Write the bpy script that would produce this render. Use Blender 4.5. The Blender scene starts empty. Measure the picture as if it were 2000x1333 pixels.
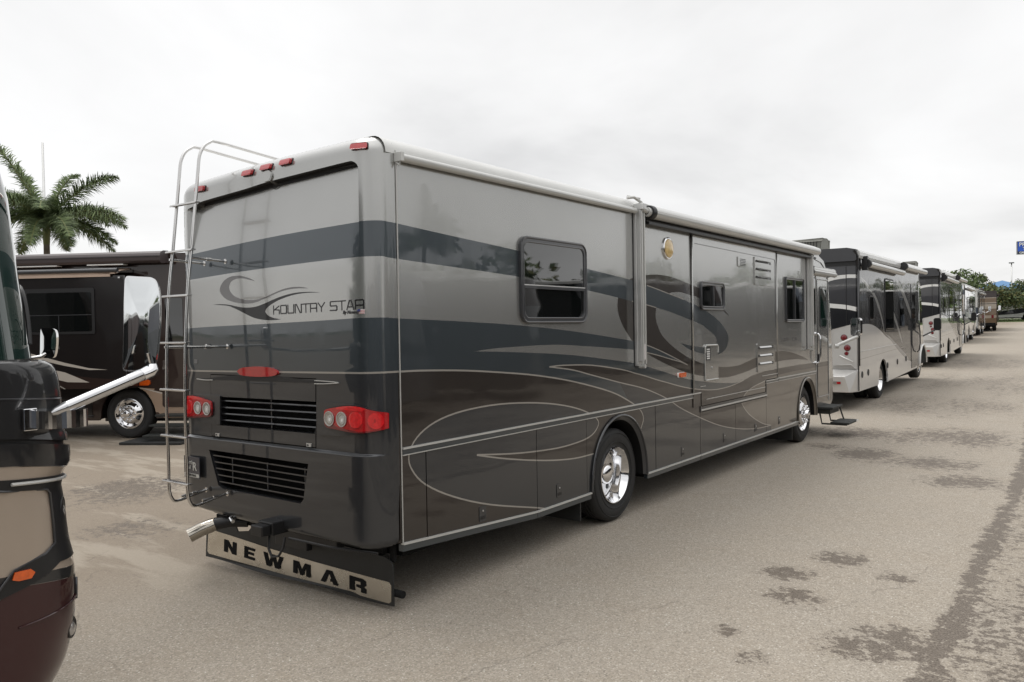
import bpy, bmesh, math, random
import numpy as np
from mathutils import Vector, Matrix
from mathutils.geometry import delaunay_2d_cdt, tessellate_polygon

SC = bpy.context.scene
COL = SC.collection
PI = math.pi
rad = math.radians

# ------------------------------------------------------------ camera
cam = bpy.data.cameras.new('camera')
cam.sensor_width = 36.0
cam.lens = 27.98
cam.clip_start = 0.05
cam.clip_end = 3000
cam_o = bpy.data.objects.new('camera', cam)
COL.objects.link(cam_o)
_y, _p, _r = 0.634268825, -0.0166713595, -0.0168307425
_f = Vector((-math.sin(_y)*math.cos(_p), math.cos(_y)*math.cos(_p), math.sin(_p)))
_rt = Vector((math.cos(_y), math.sin(_y), 0))
_u = _rt.cross(_f)
_r2 = math.cos(_r)*_rt + math.sin(_r)*_u
_u2 = -math.sin(_r)*_rt + math.cos(_r)*_u
cam_o.matrix_world = Matrix(((_r2.x, _u2.x, -_f.x, 4.05495), (_r2.y, _u2.y, -_f.y, -4.13242),
                             (_r2.z, _u2.z, -_f.z, 2.06055), (0, 0, 0, 1)))
SC.camera = cam_o

# ------------------------------------------------------------ world: overcast cloud sheet over a nishita sky
SUN_EL, SUN_AZ = rad(66), rad(285)
world = bpy.data.worlds.new('World')
SC.world = world
world.use_nodes = True
nt = world.node_tree
nt.nodes.clear()
def N(t, tree, **kw):
    n = tree.nodes.new(t)
    for k, v in kw.items():
        setattr(n, k, v)
    return n
L = nt.links.new
wout = N('ShaderNodeOutputWorld', nt)
bg_ = N('ShaderNodeBackground', nt)
bg_.inputs['Strength'].default_value = 0.1
sky = N('ShaderNodeTexSky', nt, sky_type='NISHITA', sun_disc=False)
sky.sun_elevation = SUN_EL
sky.sun_rotation = SUN_AZ
tc = N('ShaderNodeTexCoord', nt)
sep = N('ShaderNodeSeparateXYZ', nt)
L(tc.outputs['Generated'], sep.inputs[0])
zc = N('ShaderNodeMath', nt, operation='MAXIMUM'); L(sep.outputs['Z'], zc.inputs[0]); zc.inputs[1].default_value = 0.0
za = N('ShaderNodeMath', nt, operation='ADD'); L(zc.outputs[0], za.inputs[0]); za.inputs[1].default_value = 0.22
dx = N('ShaderNodeMath', nt, operation='DIVIDE'); L(sep.outputs['X'], dx.inputs[0]); L(za.outputs[0], dx.inputs[1])
dy = N('ShaderNodeMath', nt, operation='DIVIDE'); L(sep.outputs['Y'], dy.inputs[0]); L(za.outputs[0], dy.inputs[1])
cmb = N('ShaderNodeCombineXYZ', nt); L(dx.outputs[0], cmb.inputs[0]); L(dy.outputs[0], cmb.inputs[1])
n1 = N('ShaderNodeTexNoise', nt); n1.inputs['Scale'].default_value = 0.75; n1.inputs['Detail'].default_value = 6; n1.inputs['Roughness'].default_value = 0.52
n1.inputs['Distortion'].default_value = 0.35
L(cmb.outputs[0], n1.inputs['Vector'])
cr = N('ShaderNodeValToRGB', nt)
cr.color_ramp.elements[0].position = 0.30; cr.color_ramp.elements[0].color = (6.1, 6.08, 6.08, 1)
cr.color_ramp.elements[1].position = 0.66; cr.color_ramp.elements[1].color = (9.2, 9.17, 9.13, 1)
e = cr.color_ramp.elements.new(0.48); e.color = (8.0, 7.96, 7.92, 1)
L(n1.outputs['Fac'], cr.inputs['Fac'])
# overcast skies are brighter towards the zenith
zr = N('ShaderNodeMapRange', nt, interpolation_type='SMOOTHSTEP'); L(zc.outputs[0], zr.inputs['Value'])
zr.inputs['From Min'].default_value = 0.42; zr.inputs['From Max'].default_value = 1.0
zr.inputs['To Min'].default_value = 1.0; zr.inputs['To Max'].default_value = 1.95
vm = N('ShaderNodeVectorMath', nt, operation='SCALE'); L(cr.outputs['Color'], vm.inputs[0]); L(zr.outputs[0], vm.inputs['Scale'])
mx = N('ShaderNodeMixRGB', nt); mx.inputs['Fac'].default_value = 0.96
L(sky.outputs['Color'], mx.inputs['Color1']); L(vm.outputs[0], mx.inputs['Color2'])
L(mx.outputs['Color'], bg_.inputs['Color']); L(bg_.outputs[0], wout.inputs['Surface'])

sun = bpy.data.lights.new('sun', 'SUN')
sun.energy = 1.1
sun.angle = rad(30)
sun.color = (1.0, 0.97, 0.93)
sun_o = bpy.data.objects.new('sun', sun)
COL.objects.link(sun_o)
# nishita: rotation measured from +Y, clockwise
sd = Vector((math.sin(SUN_AZ)*math.cos(SUN_EL), math.cos(SUN_AZ)*math.cos(SUN_EL), math.sin(SUN_EL)))
sun_o.rotation_euler = (-sd).to_track_quat('-Z', 'Y').to_euler()
SC.view_settings.view_transform = 'Standard'
SC.view_settings.look = 'None'
SC.view_settings.exposure = 0.22
SC.view_settings.gamma = 1.0
SC.view_settings.use_curve_mapping = False
SC.render.engine = 'CYCLES'
SC.cycles.max_bounces = 8
SC.cycles.glossy_bounces = 4
SC.cycles.transparent_max_bounces = 8

# ------------------------------------------------------------ materials
MATS = {}
def mat(name, col, rough=0.5, metal=0.0, coat=0.0, coat_rough=0.03, spec=0.5, wav=0.0, wscale=1.2, var=0.0, vscale=3.0,
        bump=0.0, bscale=60.0, emit=None, trans=0.0, aniso=0.0, ior=1.5, dirt=0.0):
    if name in MATS: return MATS[name]
    m = bpy.data.materials.new(name); m.use_nodes = True
    t = m.node_tree; b = t.nodes['Principled BSDF']; lk = t.links.new
    b.inputs['Base Color'].default_value = (*col, 1)
    b.inputs['Roughness'].default_value = rough
    b.inputs['Metallic'].default_value = metal
    b.inputs['Coat Weight'].default_value = coat
    b.inputs['Coat Roughness'].default_value = coat_rough
    b.inputs['Specular IOR Level'].default_value = spec
    b.inputs['IOR'].default_value = ior
    b.inputs['Transmission Weight'].default_value = trans
    co = N('ShaderNodeTexCoord', t)
    if var > 0 or dirt > 0:
        nz = N('ShaderNodeTexNoise', t); nz.inputs['Scale'].default_value = vscale; nz.inputs['Detail'].default_value = 6
        nz.inputs['Roughness'].default_value = 0.6
        lk(co.outputs['Object'], nz.inputs['Vector'])
        mr = N('ShaderNodeMapRange', t); mr.inputs['From Min'].default_value = 0.3; mr.inputs['From Max'].default_value = 0.7
        mr.inputs['To Min'].default_value = 1-var; mr.inputs['To Max'].default_value = 1+var
        lk(nz.outputs['Fac'], mr.inputs['Value'])
        sc_ = N('ShaderNodeVectorMath', t, operation='SCALE'); sc_.inputs[0].default_value = col
        lk(mr.outputs[0], sc_.inputs['Scale']); lk(sc_.outputs[0], b.inputs['Base Color'])
        if dirt > 0:
            m2 = N('ShaderNodeMapRange', t); m2.inputs['From Min'].default_value = 0.35; m2.inputs['From Max'].default_value = 0.75
            m2.inputs['To Min'].default_value = rough; m2.inputs['To Max'].default_value = min(1, rough+dirt)
            lk(nz.outputs['Fac'], m2.inputs['Value']); lk(m2.outputs[0], b.inputs['Roughness'])
    if wav > 0:
        w = N('ShaderNodeTexNoise', t); w.inputs['Scale'].default_value = wscale; w.inputs['Detail'].default_value = 1.5
        lk(co.outputs['Object'], w.inputs['Vector'])
        bp = N('ShaderNodeBump', t); bp.inputs['Strength'].default_value = 1.0; bp.inputs['Distance'].default_value = wav
        lk(w.outputs['Fac'], bp.inputs['Height'])
        lk(bp.outputs[0], b.inputs['Coat Normal'])
        if coat == 0: lk(bp.outputs[0], b.inputs['Normal'])
    if bump > 0:
        w = N('ShaderNodeTexNoise', t); w.inputs['Scale'].default_value = bscale; w.inputs['Detail'].default_value = 4
        lk(co.outputs['Object'], w.inputs['Vector'])
        bp = N('ShaderNodeBump', t); bp.inputs['Strength'].default_value = 0.6; bp.inputs['Distance'].default_value = bump
        lk(w.outputs['Fac'], bp.inputs['Height']); lk(bp.outputs[0], b.inputs['Normal'])
    if emit:
        b.inputs['Emission Color'].default_value = (*emit[0], 1); b.inputs['Emission Strength'].default_value = emit[1]
    MATS[name] = m
    return m
def paint_film(m):
    t = m.node_tree; b = t.nodes['Principled BSDF']; lk = t.links.new
    co = N('ShaderNodeTexCoord', t); mp_ = N('ShaderNodeMapping', t); mp_.inputs['Scale'].default_value = (5, 5, .9)
    lk(co.outputs['Object'], mp_.inputs['Vector']); nz = N('ShaderNodeTexNoise', t); nz.inputs['Scale'].default_value = 1.6; nz.inputs['Detail'].default_value = 6
    lk(mp_.outputs[0], nz.inputs['Vector']); mr = N('ShaderNodeMapRange', t); mr.inputs['From Min'].default_value = .4; mr.inputs['From Max'].default_value = .75
    mr.inputs['To Min'].default_value = .015; mr.inputs['To Max'].default_value = .10; lk(nz.outputs['Fac'], mr.inputs['Value']); lk(mr.outputs[0], b.inputs['Coat Roughness'])
    return m
def paint(name, col, metal=0.25, rough=0.42, wav=0.006, coat=1.0):
    return paint_film(mat(name, col, rough=rough, metal=metal, coat=coat, spec=.2, coat_rough=0.025, wav=wav, wscale=0.9, var=0.03, vscale=1.5))

SILVER = paint('paint_silver', (0.415, 0.415, 0.402), metal=.72, rough=.24)
SLATE = paint('paint_slate', (0.062, 0.075, 0.085), metal=.6, rough=.35)
CHAR = paint('paint_charcoal', (0.042, 0.044, 0.048), metal=.5)
BROWN = paint('paint_brown', (0.040, 0.033, 0.029), metal=.5)
TAUPE = paint('paint_taupe', (0.140, 0.125, 0.107), metal=.7, rough=.32)
PINL = paint('paint_pinline', (0.33, 0.31, 0.28))
LOGO_G = paint('logo_grey', (0.14, 0.135, 0.135), metal=0.1)
LOGO_K = mat('logo_black', (0.010, 0.010, 0.011), rough=.35, spec=.3, coat=.35)
BLACK = mat('black_plastic', (0.012, 0.012, 0.013), rough=0.4, var=0.1)
MATTE = mat('underbody_black', (0.010, 0.010, 0.010), rough=0.9, var=0.2, spec=0.2)
GRILLE = mat('grille_slat_grey', (0.035, 0.036, 0.04), rough=0.3, coat=0.6)
CHROME = mat('chrome', (0.82, 0.82, 0.83), rough=0.06, metal=1.0, var=0.03, dirt=0.06, vscale=9)
POLISH = mat('polished_steel', (0.62, 0.61, 0.60), rough=0.13, metal=1.0, var=0.08, vscale=5, dirt=0.12)
CHROMED = mat('chrome_darker', (0.56, 0.56, 0.57), rough=0.07, metal=1.0, var=0.05, dirt=0.05, vscale=9)  # darker chrome, used on the mirror arm
ALU = mat('aluminium', (0.62, 0.62, 0.61), rough=0.35, metal=0.75, var=0.06, vscale=6, dirt=0.2)
RUBBER = mat('tyre_rubber', (0.018, 0.018, 0.018), rough=0.62, var=0.25, vscale=14, bump=0.001, bscale=90, dirt=0.2)
RUBMAT = mat('rubber_flap', (0.016, 0.017, 0.017), rough=0.5, var=0.2, vscale=4, bump=0.001, bscale=30)
TRIMW = mat('trim_white_grey', (0.52, 0.52, 0.50), rough=0.3, metal=0.2, coat=0.4, var=0.04)
GLASS = mat('tinted_glass', (0.006, 0.007, 0.007), rough=0.02, spec=0.6, coat=1.0, coat_rough=0.01, wav=0.0015, wscale=2.0)
GLASSG = mat('windshield_glass', (0.012, 0.030, 0.024), rough=0.02, spec=0.7, coat=1.0, coat_rough=0.01)
MIRROR = mat('mirror_glass', (0.75, 0.77, 0.78), rough=0.02, metal=1.0)
REDL = mat('red_lens', (0.42, 0.008, 0.012), rough=0.12, coat=1.0, var=0.15, vscale=25)
REDD = mat('red_lens_dark', (0.16, 0.006, 0.010), rough=0.12, coat=1.0, var=0.1, vscale=25)
REDB = mat('red_lens_bright', (0.66, 0.015, 0.02), rough=0.1, coat=1.0, var=0.2, vscale=40)
CLEARL = mat('clear_lens', (0.36, 0.34, 0.32), rough=0.15, metal=0.4, coat=1.0, var=0.2, vscale=50)
AMBER = mat('amber_lens', (0.66, 0.10, 0.008), rough=0.15, coat=1.0, var=0.15, vscale=40)
GOLD = mat('gold_lens', (0.62, 0.45, 0.20), rough=0.2, coat=1.0, var=0.25, vscale=12)
WHITEP = mat('white_paint', (0.78, 0.78, 0.76), rough=0.3, coat=0.7, var=0.03)
ROOFM = mat('roof_white', (0.60, 0.60, 0.58), rough=0.4, coat=0.5, var=0.06, vscale=2)

# ------------------------------------------------------------ mesh builder
def finish(o, parent, label=None):
    if parent is not None: o.parent = parent
    if label: o['label'] = label
    return o
class MB:
    def __init__(s): s.v = []; s.f = []; s.m = []; s.sm = []
    def add(s, vs, fs, m=0, smooth=False):
        k = len(s.v); s.v += [tuple(v) for v in vs]
        for f in fs: s.f.append([k+i for i in f]); s.m.append(m); s.sm.append(smooth)
        return s
    def box(s, x0, x1, y0, y1, z0, z1, m=0):
        v = [(x, y, z) for z in (z0, z1) for y in (y0, y1) for x in (x0, x1)]
        return s.add(v, [(0,2,3,1),(4,5,7,6),(0,1,5,4),(2,6,7,3),(0,4,6,2),(1,3,7,5)], m)
    def tube(s, pts, r, n=10, m=0, caps=True, smooth=True):
        pts = [Vector(p) for p in pts]; rs = r if isinstance(r, (list, tuple)) else [r]*len(pts)
        rings = []; up = None
        for i, p in enumerate(pts):
            d = (pts[min(i+1, len(pts)-1)] - pts[max(i-1, 0)]).normalized()
            if up is None:
                a = Vector((0,0,1)) if abs(d.z) < 0.9 else Vector((1,0,0))
                up = (a - d*a.dot(d)).normalized()
            else:
                up = (up - d*up.dot(d)).normalized()
            w = d.cross(up)
            rings.append([p + (up*math.cos(2*PI*j/n) + w*math.sin(2*PI*j/n))*rs[i] for j in range(n)])
        vs = [v for rg in rings for v in rg]; fs = []
        for i in range(len(pts)-1):
            for j in range(n):
                a = i*n+j; b = i*n+(j+1)%n
                fs.append((a, b, b+n, a+n))
        s.add(vs, fs, m, smooth)
        if caps:
            s.add(rings[0], [tuple(range(n))[::-1]], m); s.add(rings[-1], [tuple(range(n))], m)
        return s
    def lathe(s, prof, c=(0,0,0), ax=(1,0,0), n=36, m=0, smooth=True, close=False):
        ax = Vector(ax).normalized(); a = Vector((0,0,1)) if abs(ax.z) < .9 else Vector((1,0,0))
        u = (a-ax*a.dot(ax)).normalized(); w = ax.cross(u); c = Vector(c); vs = []; fs = []
        for (h, r) in prof:
            for j in range(n):
                t = 2*PI*j/n; vs.append(c+ax*h+(u*math.cos(t)+w*math.sin(t))*r)
        k = len(prof)
        for i in range(k-1 if not close else k):
            i2 = (i+1) % k
            for j in range(n):
                j2 = (j+1) % n; fs.append((i*n+j, i*n+j2, i2*n+j2, i2*n+j))
        return s.add(vs, fs, m, smooth)
    def prism(s, poly, fn, w0, w1, m=0, mside=None):
        """poly: 2d outline; fn(a,b,w)->3d"""
        n = len(poly)
        lo = [fn(a, b, w0) for a, b in poly]; hi = [fn(a, b, w1) for a, b in poly]
        tris = tessellate_polygon([[Vector((a, b, 0)) for a, b in poly]])
        fs = []
        for t in tris: fs.append(tuple(t)); fs.append(tuple(n+i for i in t[::-1]))
        s.add(lo+hi, fs, m)
        s.add(lo+hi, [(i, (i+1) % n, n+(i+1) % n, n+i) for i in range(n)], m if mside is None else mside)
        return s
    def build(s, name, mats, parent=None, bevel=0.0, label=None, weld=True, segs=2):
        me = bpy.data.meshes.new(name)
        if not isinstance(mats, (list, tuple)): mats = [mats]
        me.from_pydata(s.v, [], s.f)
        for mm in mats: me.materials.append(mm)
        me.polygons.foreach_set('material_index', s.m)
        me.polygons.foreach_set('use_smooth', s.sm)
        bm = bmesh.new(); bm.from_mesh(me)
        if weld: bmesh.ops.remove_doubles(bm, verts=bm.verts, dist=1e-5)
        if bevel > 0:
            ed = [e for e in bm.edges if len(e.link_faces) == 2 and e.calc_face_angle(0) > 0.5]
            bmesh.ops.bevel(bm, geom=ed, offset=bevel, segments=segs, profile=0.5, affect='EDGES', clamp_overlap=True)
        bmesh.ops.recalc_face_normals(bm, faces=bm.faces)
        for e in bm.edges:
            e.smooth = not (len(e.link_faces) == 2 and e.calc_face_angle(0) > 0.6)
        bm.to_mesh(me); bm.free(); me.update()
        o = bpy.data.objects.new(name, me); COL.objects.link(o)
        return finish(o, parent, label)

def thing(name, label, cat, loc=(0,0,0), rz=0.0, group=None):
    o = bpy.data.objects.new(name, None); COL.objects.link(o)
    o.empty_display_size = 0.3; o.location = loc; o.rotation_euler = (0, 0, rz)
    o['label'] = label; o['category'] = cat
    if group: o['group'] = group
    return o
def tag(o, label, cat, group=None, kind=None):
    o['label'] = label
    if cat: o['category'] = cat
    if group: o['group'] = group
    if kind: o['kind'] = kind
    return o
def copy_tree(o, parent=None):
    c = o.copy(); COL.objects.link(c); c.parent = parent
    for ch in list(o.children): copy_tree(ch, c)
    return c

def cr_(pts, k=4):
    """catmull-rom through points"""
    if len(pts) < 3: return list(pts)
    out = []
    P_ = [(2*pts[0][0]-pts[1][0], 2*pts[0][1]-pts[1][1])] + list(pts) + [(2*pts[-1][0]-pts[-2][0], 2*pts[-1][1]-pts[-2][1])]
    for i in range(1, len(P_)-2):
        p0, p1, p2, p3 = P_[i-1:i+3]
        for j in range(k):
            t = j/k
            out.append(tuple(0.5*((2*p1[c])+(-p0[c]+p2[c])*t+(2*p0[c]-5*p1[c]+4*p2[c]-p3[c])*t*t+(-p0[c]+3*p1[c]-3*p2[c]+p3[c])*t**3) for c in (0, 1)))
    out.append(tuple(pts[-1]))
    return out
def stroke(pts, w, smooth=True):
    """polyline -> closed ribbon outline of width w"""
    p = cr_(pts) if smooth else list(pts)
    Lf, Rt = [], []
    for i in range(len(p)):
        a = p[max(i-1, 0)]; b = p[min(i+1, len(p)-1)]
        dx_, dy_ = b[0]-a[0], b[1]-a[1]; l = math.hypot(dx_, dy_) or 1
        nx, ny = -dy_/l*w/2, dx_/l*w/2
        Lf.append((p[i][0]+nx, p[i][1]+ny)); Rt.append((p[i][0]-nx, p[i][1]-ny))
    return Lf+Rt[::-1]
def rrect(a0, a1, b0, b1, r, k=5):
    out = []
    for (cx, cy, t0) in ((a1-r, b1-r, 0), (a0+r, b1-r, PI/2), (a0+r, b0+r, PI), (a1-r, b0+r, 1.5*PI)):
        for j in range(k+1):
            t = t0+PI/2*j/k; out.append((cx+r*math.cos(t), cy+r*math.sin(t)))
    return out
def ellipse(cx, cy, rx, ry, n=20, t0=0):
    return [(cx+rx*math.cos(t0+2*PI*i/n), cy+ry*math.sin(t0+2*PI*i/n)) for i in range(n)]
def inpoly(pts, poly):
    x, y = pts[:, 0], pts[:, 1]; c = np.zeros(len(pts), bool); n = len(poly)
    for i in range(n):
        x1, y1 = poly[i]; x2, y2 = poly[(i+1) % n]
        if y1 == y2: continue
        k = ((y1 > y) != (y2 > y)) & (x < (x2-x1)*(y-y1)/(y2-y1)+x1)
        c ^= k
    return c
def side_map(s_, z, off=0.0): return Vector((off, s_, z))
def painted(name, outline, layers, base, parent, mp=side_map, off=0.0, thick=0.012, holes=(), cuts=(), grid=(), label=None, back=None):
    """a sheet cut exactly along every colour boundary: each face takes the colour of the topmost layer over it"""
    xs = [p[0] for p in outline]; ys = [p[1] for p in outline]
    x0, x1, y0, y1 = min(xs), max(xs), min(ys), max(ys)
    used = []
    for m, poly in layers:
        px = [p[0] for p in poly]; py = [p[1] for p in poly]
        if max(px) < x0 or min(px) > x1 or max(py) < y0 or min(py) > y1: continue
        used.append((m, poly))
    vs, es = [], []
    def addp(poly, closed=True):
        k = len(vs); n = len(poly)
        vs.extend(Vector((p[0], p[1])) for p in poly)
        for i in range(n if closed else n-1): es.append((k+i, k+(i+1) % n))
    addp(outline)
    for h in holes: addp(h)
    for m, p in used: addp(p)
    for c in cuts: addp(c, False)
    for g in grid: vs.append(Vector(g))
    co, _, fc, *_rest = delaunay_2d_cdt(vs, es, [], 0, 1e-6)
    fc = [f for f in fc if len(f) >= 3]
    C = np.array([[c.x, c.y] for c in co])
    cen = np.array([C[f].mean(axis=0) for f in fc])
    keep = inpoly(cen, outline)
    for h in holes: keep &= ~inpoly(cen, h)
    mats = [base]; mi = np.zeros(len(fc), int)
    for m, p in used:
        if m not in mats: mats.append(m)
        mi[inpoly(cen, p)] = mats.index(m)
    faces = [(f, mi[i]) for i, f in enumerate(fc) if keep[i]]
    idx = {}; V = []; NR = []
    def pos(i):
        if i in idx: return idx[i]
        a, b = C[i]; p = mp(a, b, off); e_ = 1e-3
        n = (mp(a+e_, b, off)-mp(a-e_, b, off)).cross(mp(a, b+e_, off)-mp(a, b-e_, off))
        n = n.normalized() if n.length > 0 else Vector((1, 0, 0))
        idx[i] = len(V); V.append(p); NR.append(n); return idx[i]
    F, MI = [], []; ec = {}
    for f, m in faces:
        p0_, p1_, p2_ = C[f[0]], C[f[1]], C[f[2]]
        if (p1_[0]-p0_[0])*(p2_[1]-p0_[1])-(p1_[1]-p0_[1])*(p2_[0]-p0_[0]) < 0: f = f[::-1]
        q = [pos(i) for i in f]
        F.append(q); MI.append(m)
        for a in range(len(q)):
            e_ = (q[a], q[(a+1) % len(q)]); ec[e_] = m
    nfront = len(F)
    wall = {}
    for (a, b), m in list(ec.items()):
        if (b, a) in ec: continue
        w = []
        for i in (a, b):
            if i not in wall:
                wall[i] = (len(V), len(V)+1)
                V.append(V[i].copy()); NR.append(None); V.append(V[i]-NR[i]*thick); NR.append(None)
            w.append(wall[i])
        F.append([w[1][0], w[0][0], w[0][1], w[1][1]]); MI.append(m)
    me = bpy.data.meshes.new(name); me.from_pydata(V, [], F)
    for m in mats: me.materials.append(m)
    me.polygons.foreach_set('material_index', MI)
    me.polygons.foreach_set('use_smooth', [True]*len(F))
    me.update()
    ln = []
    for pi, p in enumerate(me.polygons):
        fn = p.normal.copy()
        for vi in p.vertices:
            n = NR[vi] if pi < nfront else None
            if n is not None and n.dot(fn) < 0.5: n = None
            ln.append(tuple(n) if n is not None else tuple(fn))
    me.normals_split_custom_set(ln)
    o = bpy.data.objects.new(name, me); COL.objects.link(o)
    return finish(o, parent, label)

# square-stroked sans letters (unit box 0..1 wide, 0..1 high)
STK = {
 'K': [[(0,0),(0,1)],[(.1,.48),(.95,.95)],[(.3,.52),(1,.45),(1,0)]],
 'O': [[(.1,0),(0,.1),(0,.9),(.1,1),(.9,1),(1,.9),(1,.1),(.9,0),(.1,0)]],
 'U': [[(0,1),(0,.1),(.1,0),(.9,0),(1,.1),(1,1)]],
 'N': [[(0,0),(0,1),(.2,1),(.8,0),(1,0),(1,1)]],
 'T': [[(-.05,1),(1.05,1)],[(.5,1),(.5,0)]],
 'R': [[(0,0),(0,1),(.9,1),(1,.9),(1,.52),(.9,.42),(.05,.42)],[(.6,.42),(.98,.40),(1,.3),(1,0)]],
 'Y': [[(0,1),(.5,.45),(1,1)],[(.5,.45),(.5,0)]],
 'S': [[(1,1),(.1,1),(0,.9),(0,.6),(.1,.5),(.9,.5),(1,.4),(1,.1),(.9,0),(0,0)]],
 'A': [[(0,0),(.38,1),(.62,1),(1,0)],[(.15,.28),(.85,.28)]],
}
def stroked_text(txt, s0, z0, w, h, gap, pen, fn, thick, slope=0.0):
    mb = MB(); x = s0
    for ch in txt:
        if ch == ' ': x += w*0.75; continue
        for pl in STK[ch]:
            P2 = [(x+a*w, z0+(x+a*w-s0)*slope+b*h) for a, b in pl]
            for i in range(len(P2)-1):
                a, b = P2[i], P2[i+1]; dx_, dy_ = b[0]-a[0], b[1]-a[1]; l = math.hypot(dx_, dy_)
                ux, uy = dx_/l*pen/2, dy_/l*pen/2
                a, b = (a[0]-ux, a[1]-uy), (b[0]+ux, b[1]+uy); k = max(1, int(abs(b[0]-a[0])/.010))
                for j in range(k):
                    c, d = (a[0]+(b[0]-a[0])*j/k, a[1]+(b[1]-a[1])*j/k), (a[0]+(b[0]-a[0])*(j+1)/k, a[1]+(b[1]-a[1])*(j+1)/k)
                    q = [(c[0]-uy, c[1]+ux), (d[0]-uy, d[1]+ux), (d[0]+uy, d[1]-ux), (c[0]+uy, c[1]-ux)]
                    mb.prism(q, fn, -.001, thick*(1+0.13*i))
        x += w+gap
    return mb
_tc = {}
def text_mesh(txt, size, bold=0.0, shear=0.0, spacing=1.0, extrude=0.001, align='LEFT'):
    cu = bpy.data.curves.new('lettering', 'FONT'); cu.body = txt; cu.size = size; cu.offset = bold; cu.shear = shear
    cu.space_character = spacing; cu.extrude = extrude; cu.align_x = align; cu.resolution_u = 3
    o = bpy.data.objects.new('lettering', cu); COL.objects.link(o)
    dg = bpy.context.evaluated_depsgraph_get(); dg.update()
    me = bpy.data.meshes.new_from_object(o.evaluated_get(dg)); COL.objects.unlink(o); bpy.data.objects.remove(o)
    return me
def text_obj(name, txt, size, m, parent, origin, xdir, ydir, label=None, xs=1.0, **kw):
    me = text_mesh(txt, size, **kw); me.materials.clear(); me.materials.append(m)
    X = Vector(xdir).normalized(); Y = Vector(ydir).normalized(); Z = X.cross(Y)
    X = X*xs
    me.transform(Matrix(((X.x, Y.x, Z.x, origin[0]), (X.y, Y.y, Z.y, origin[1]), (X.z, Y.z, Z.z, origin[2]), (0,0,0,1))))
    o = bpy.data.objects.new(name, me); COL.objects.link(o)
    return finish(o, parent, label)

# ------------------------------------------------------------ ground height: the lot rises gently away from the camera
def gz(x, y):
    t = max(0.0, y-9.5)
    return 0.0215*t*t/(t+3.0) if t > 0 else 0.0

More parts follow.
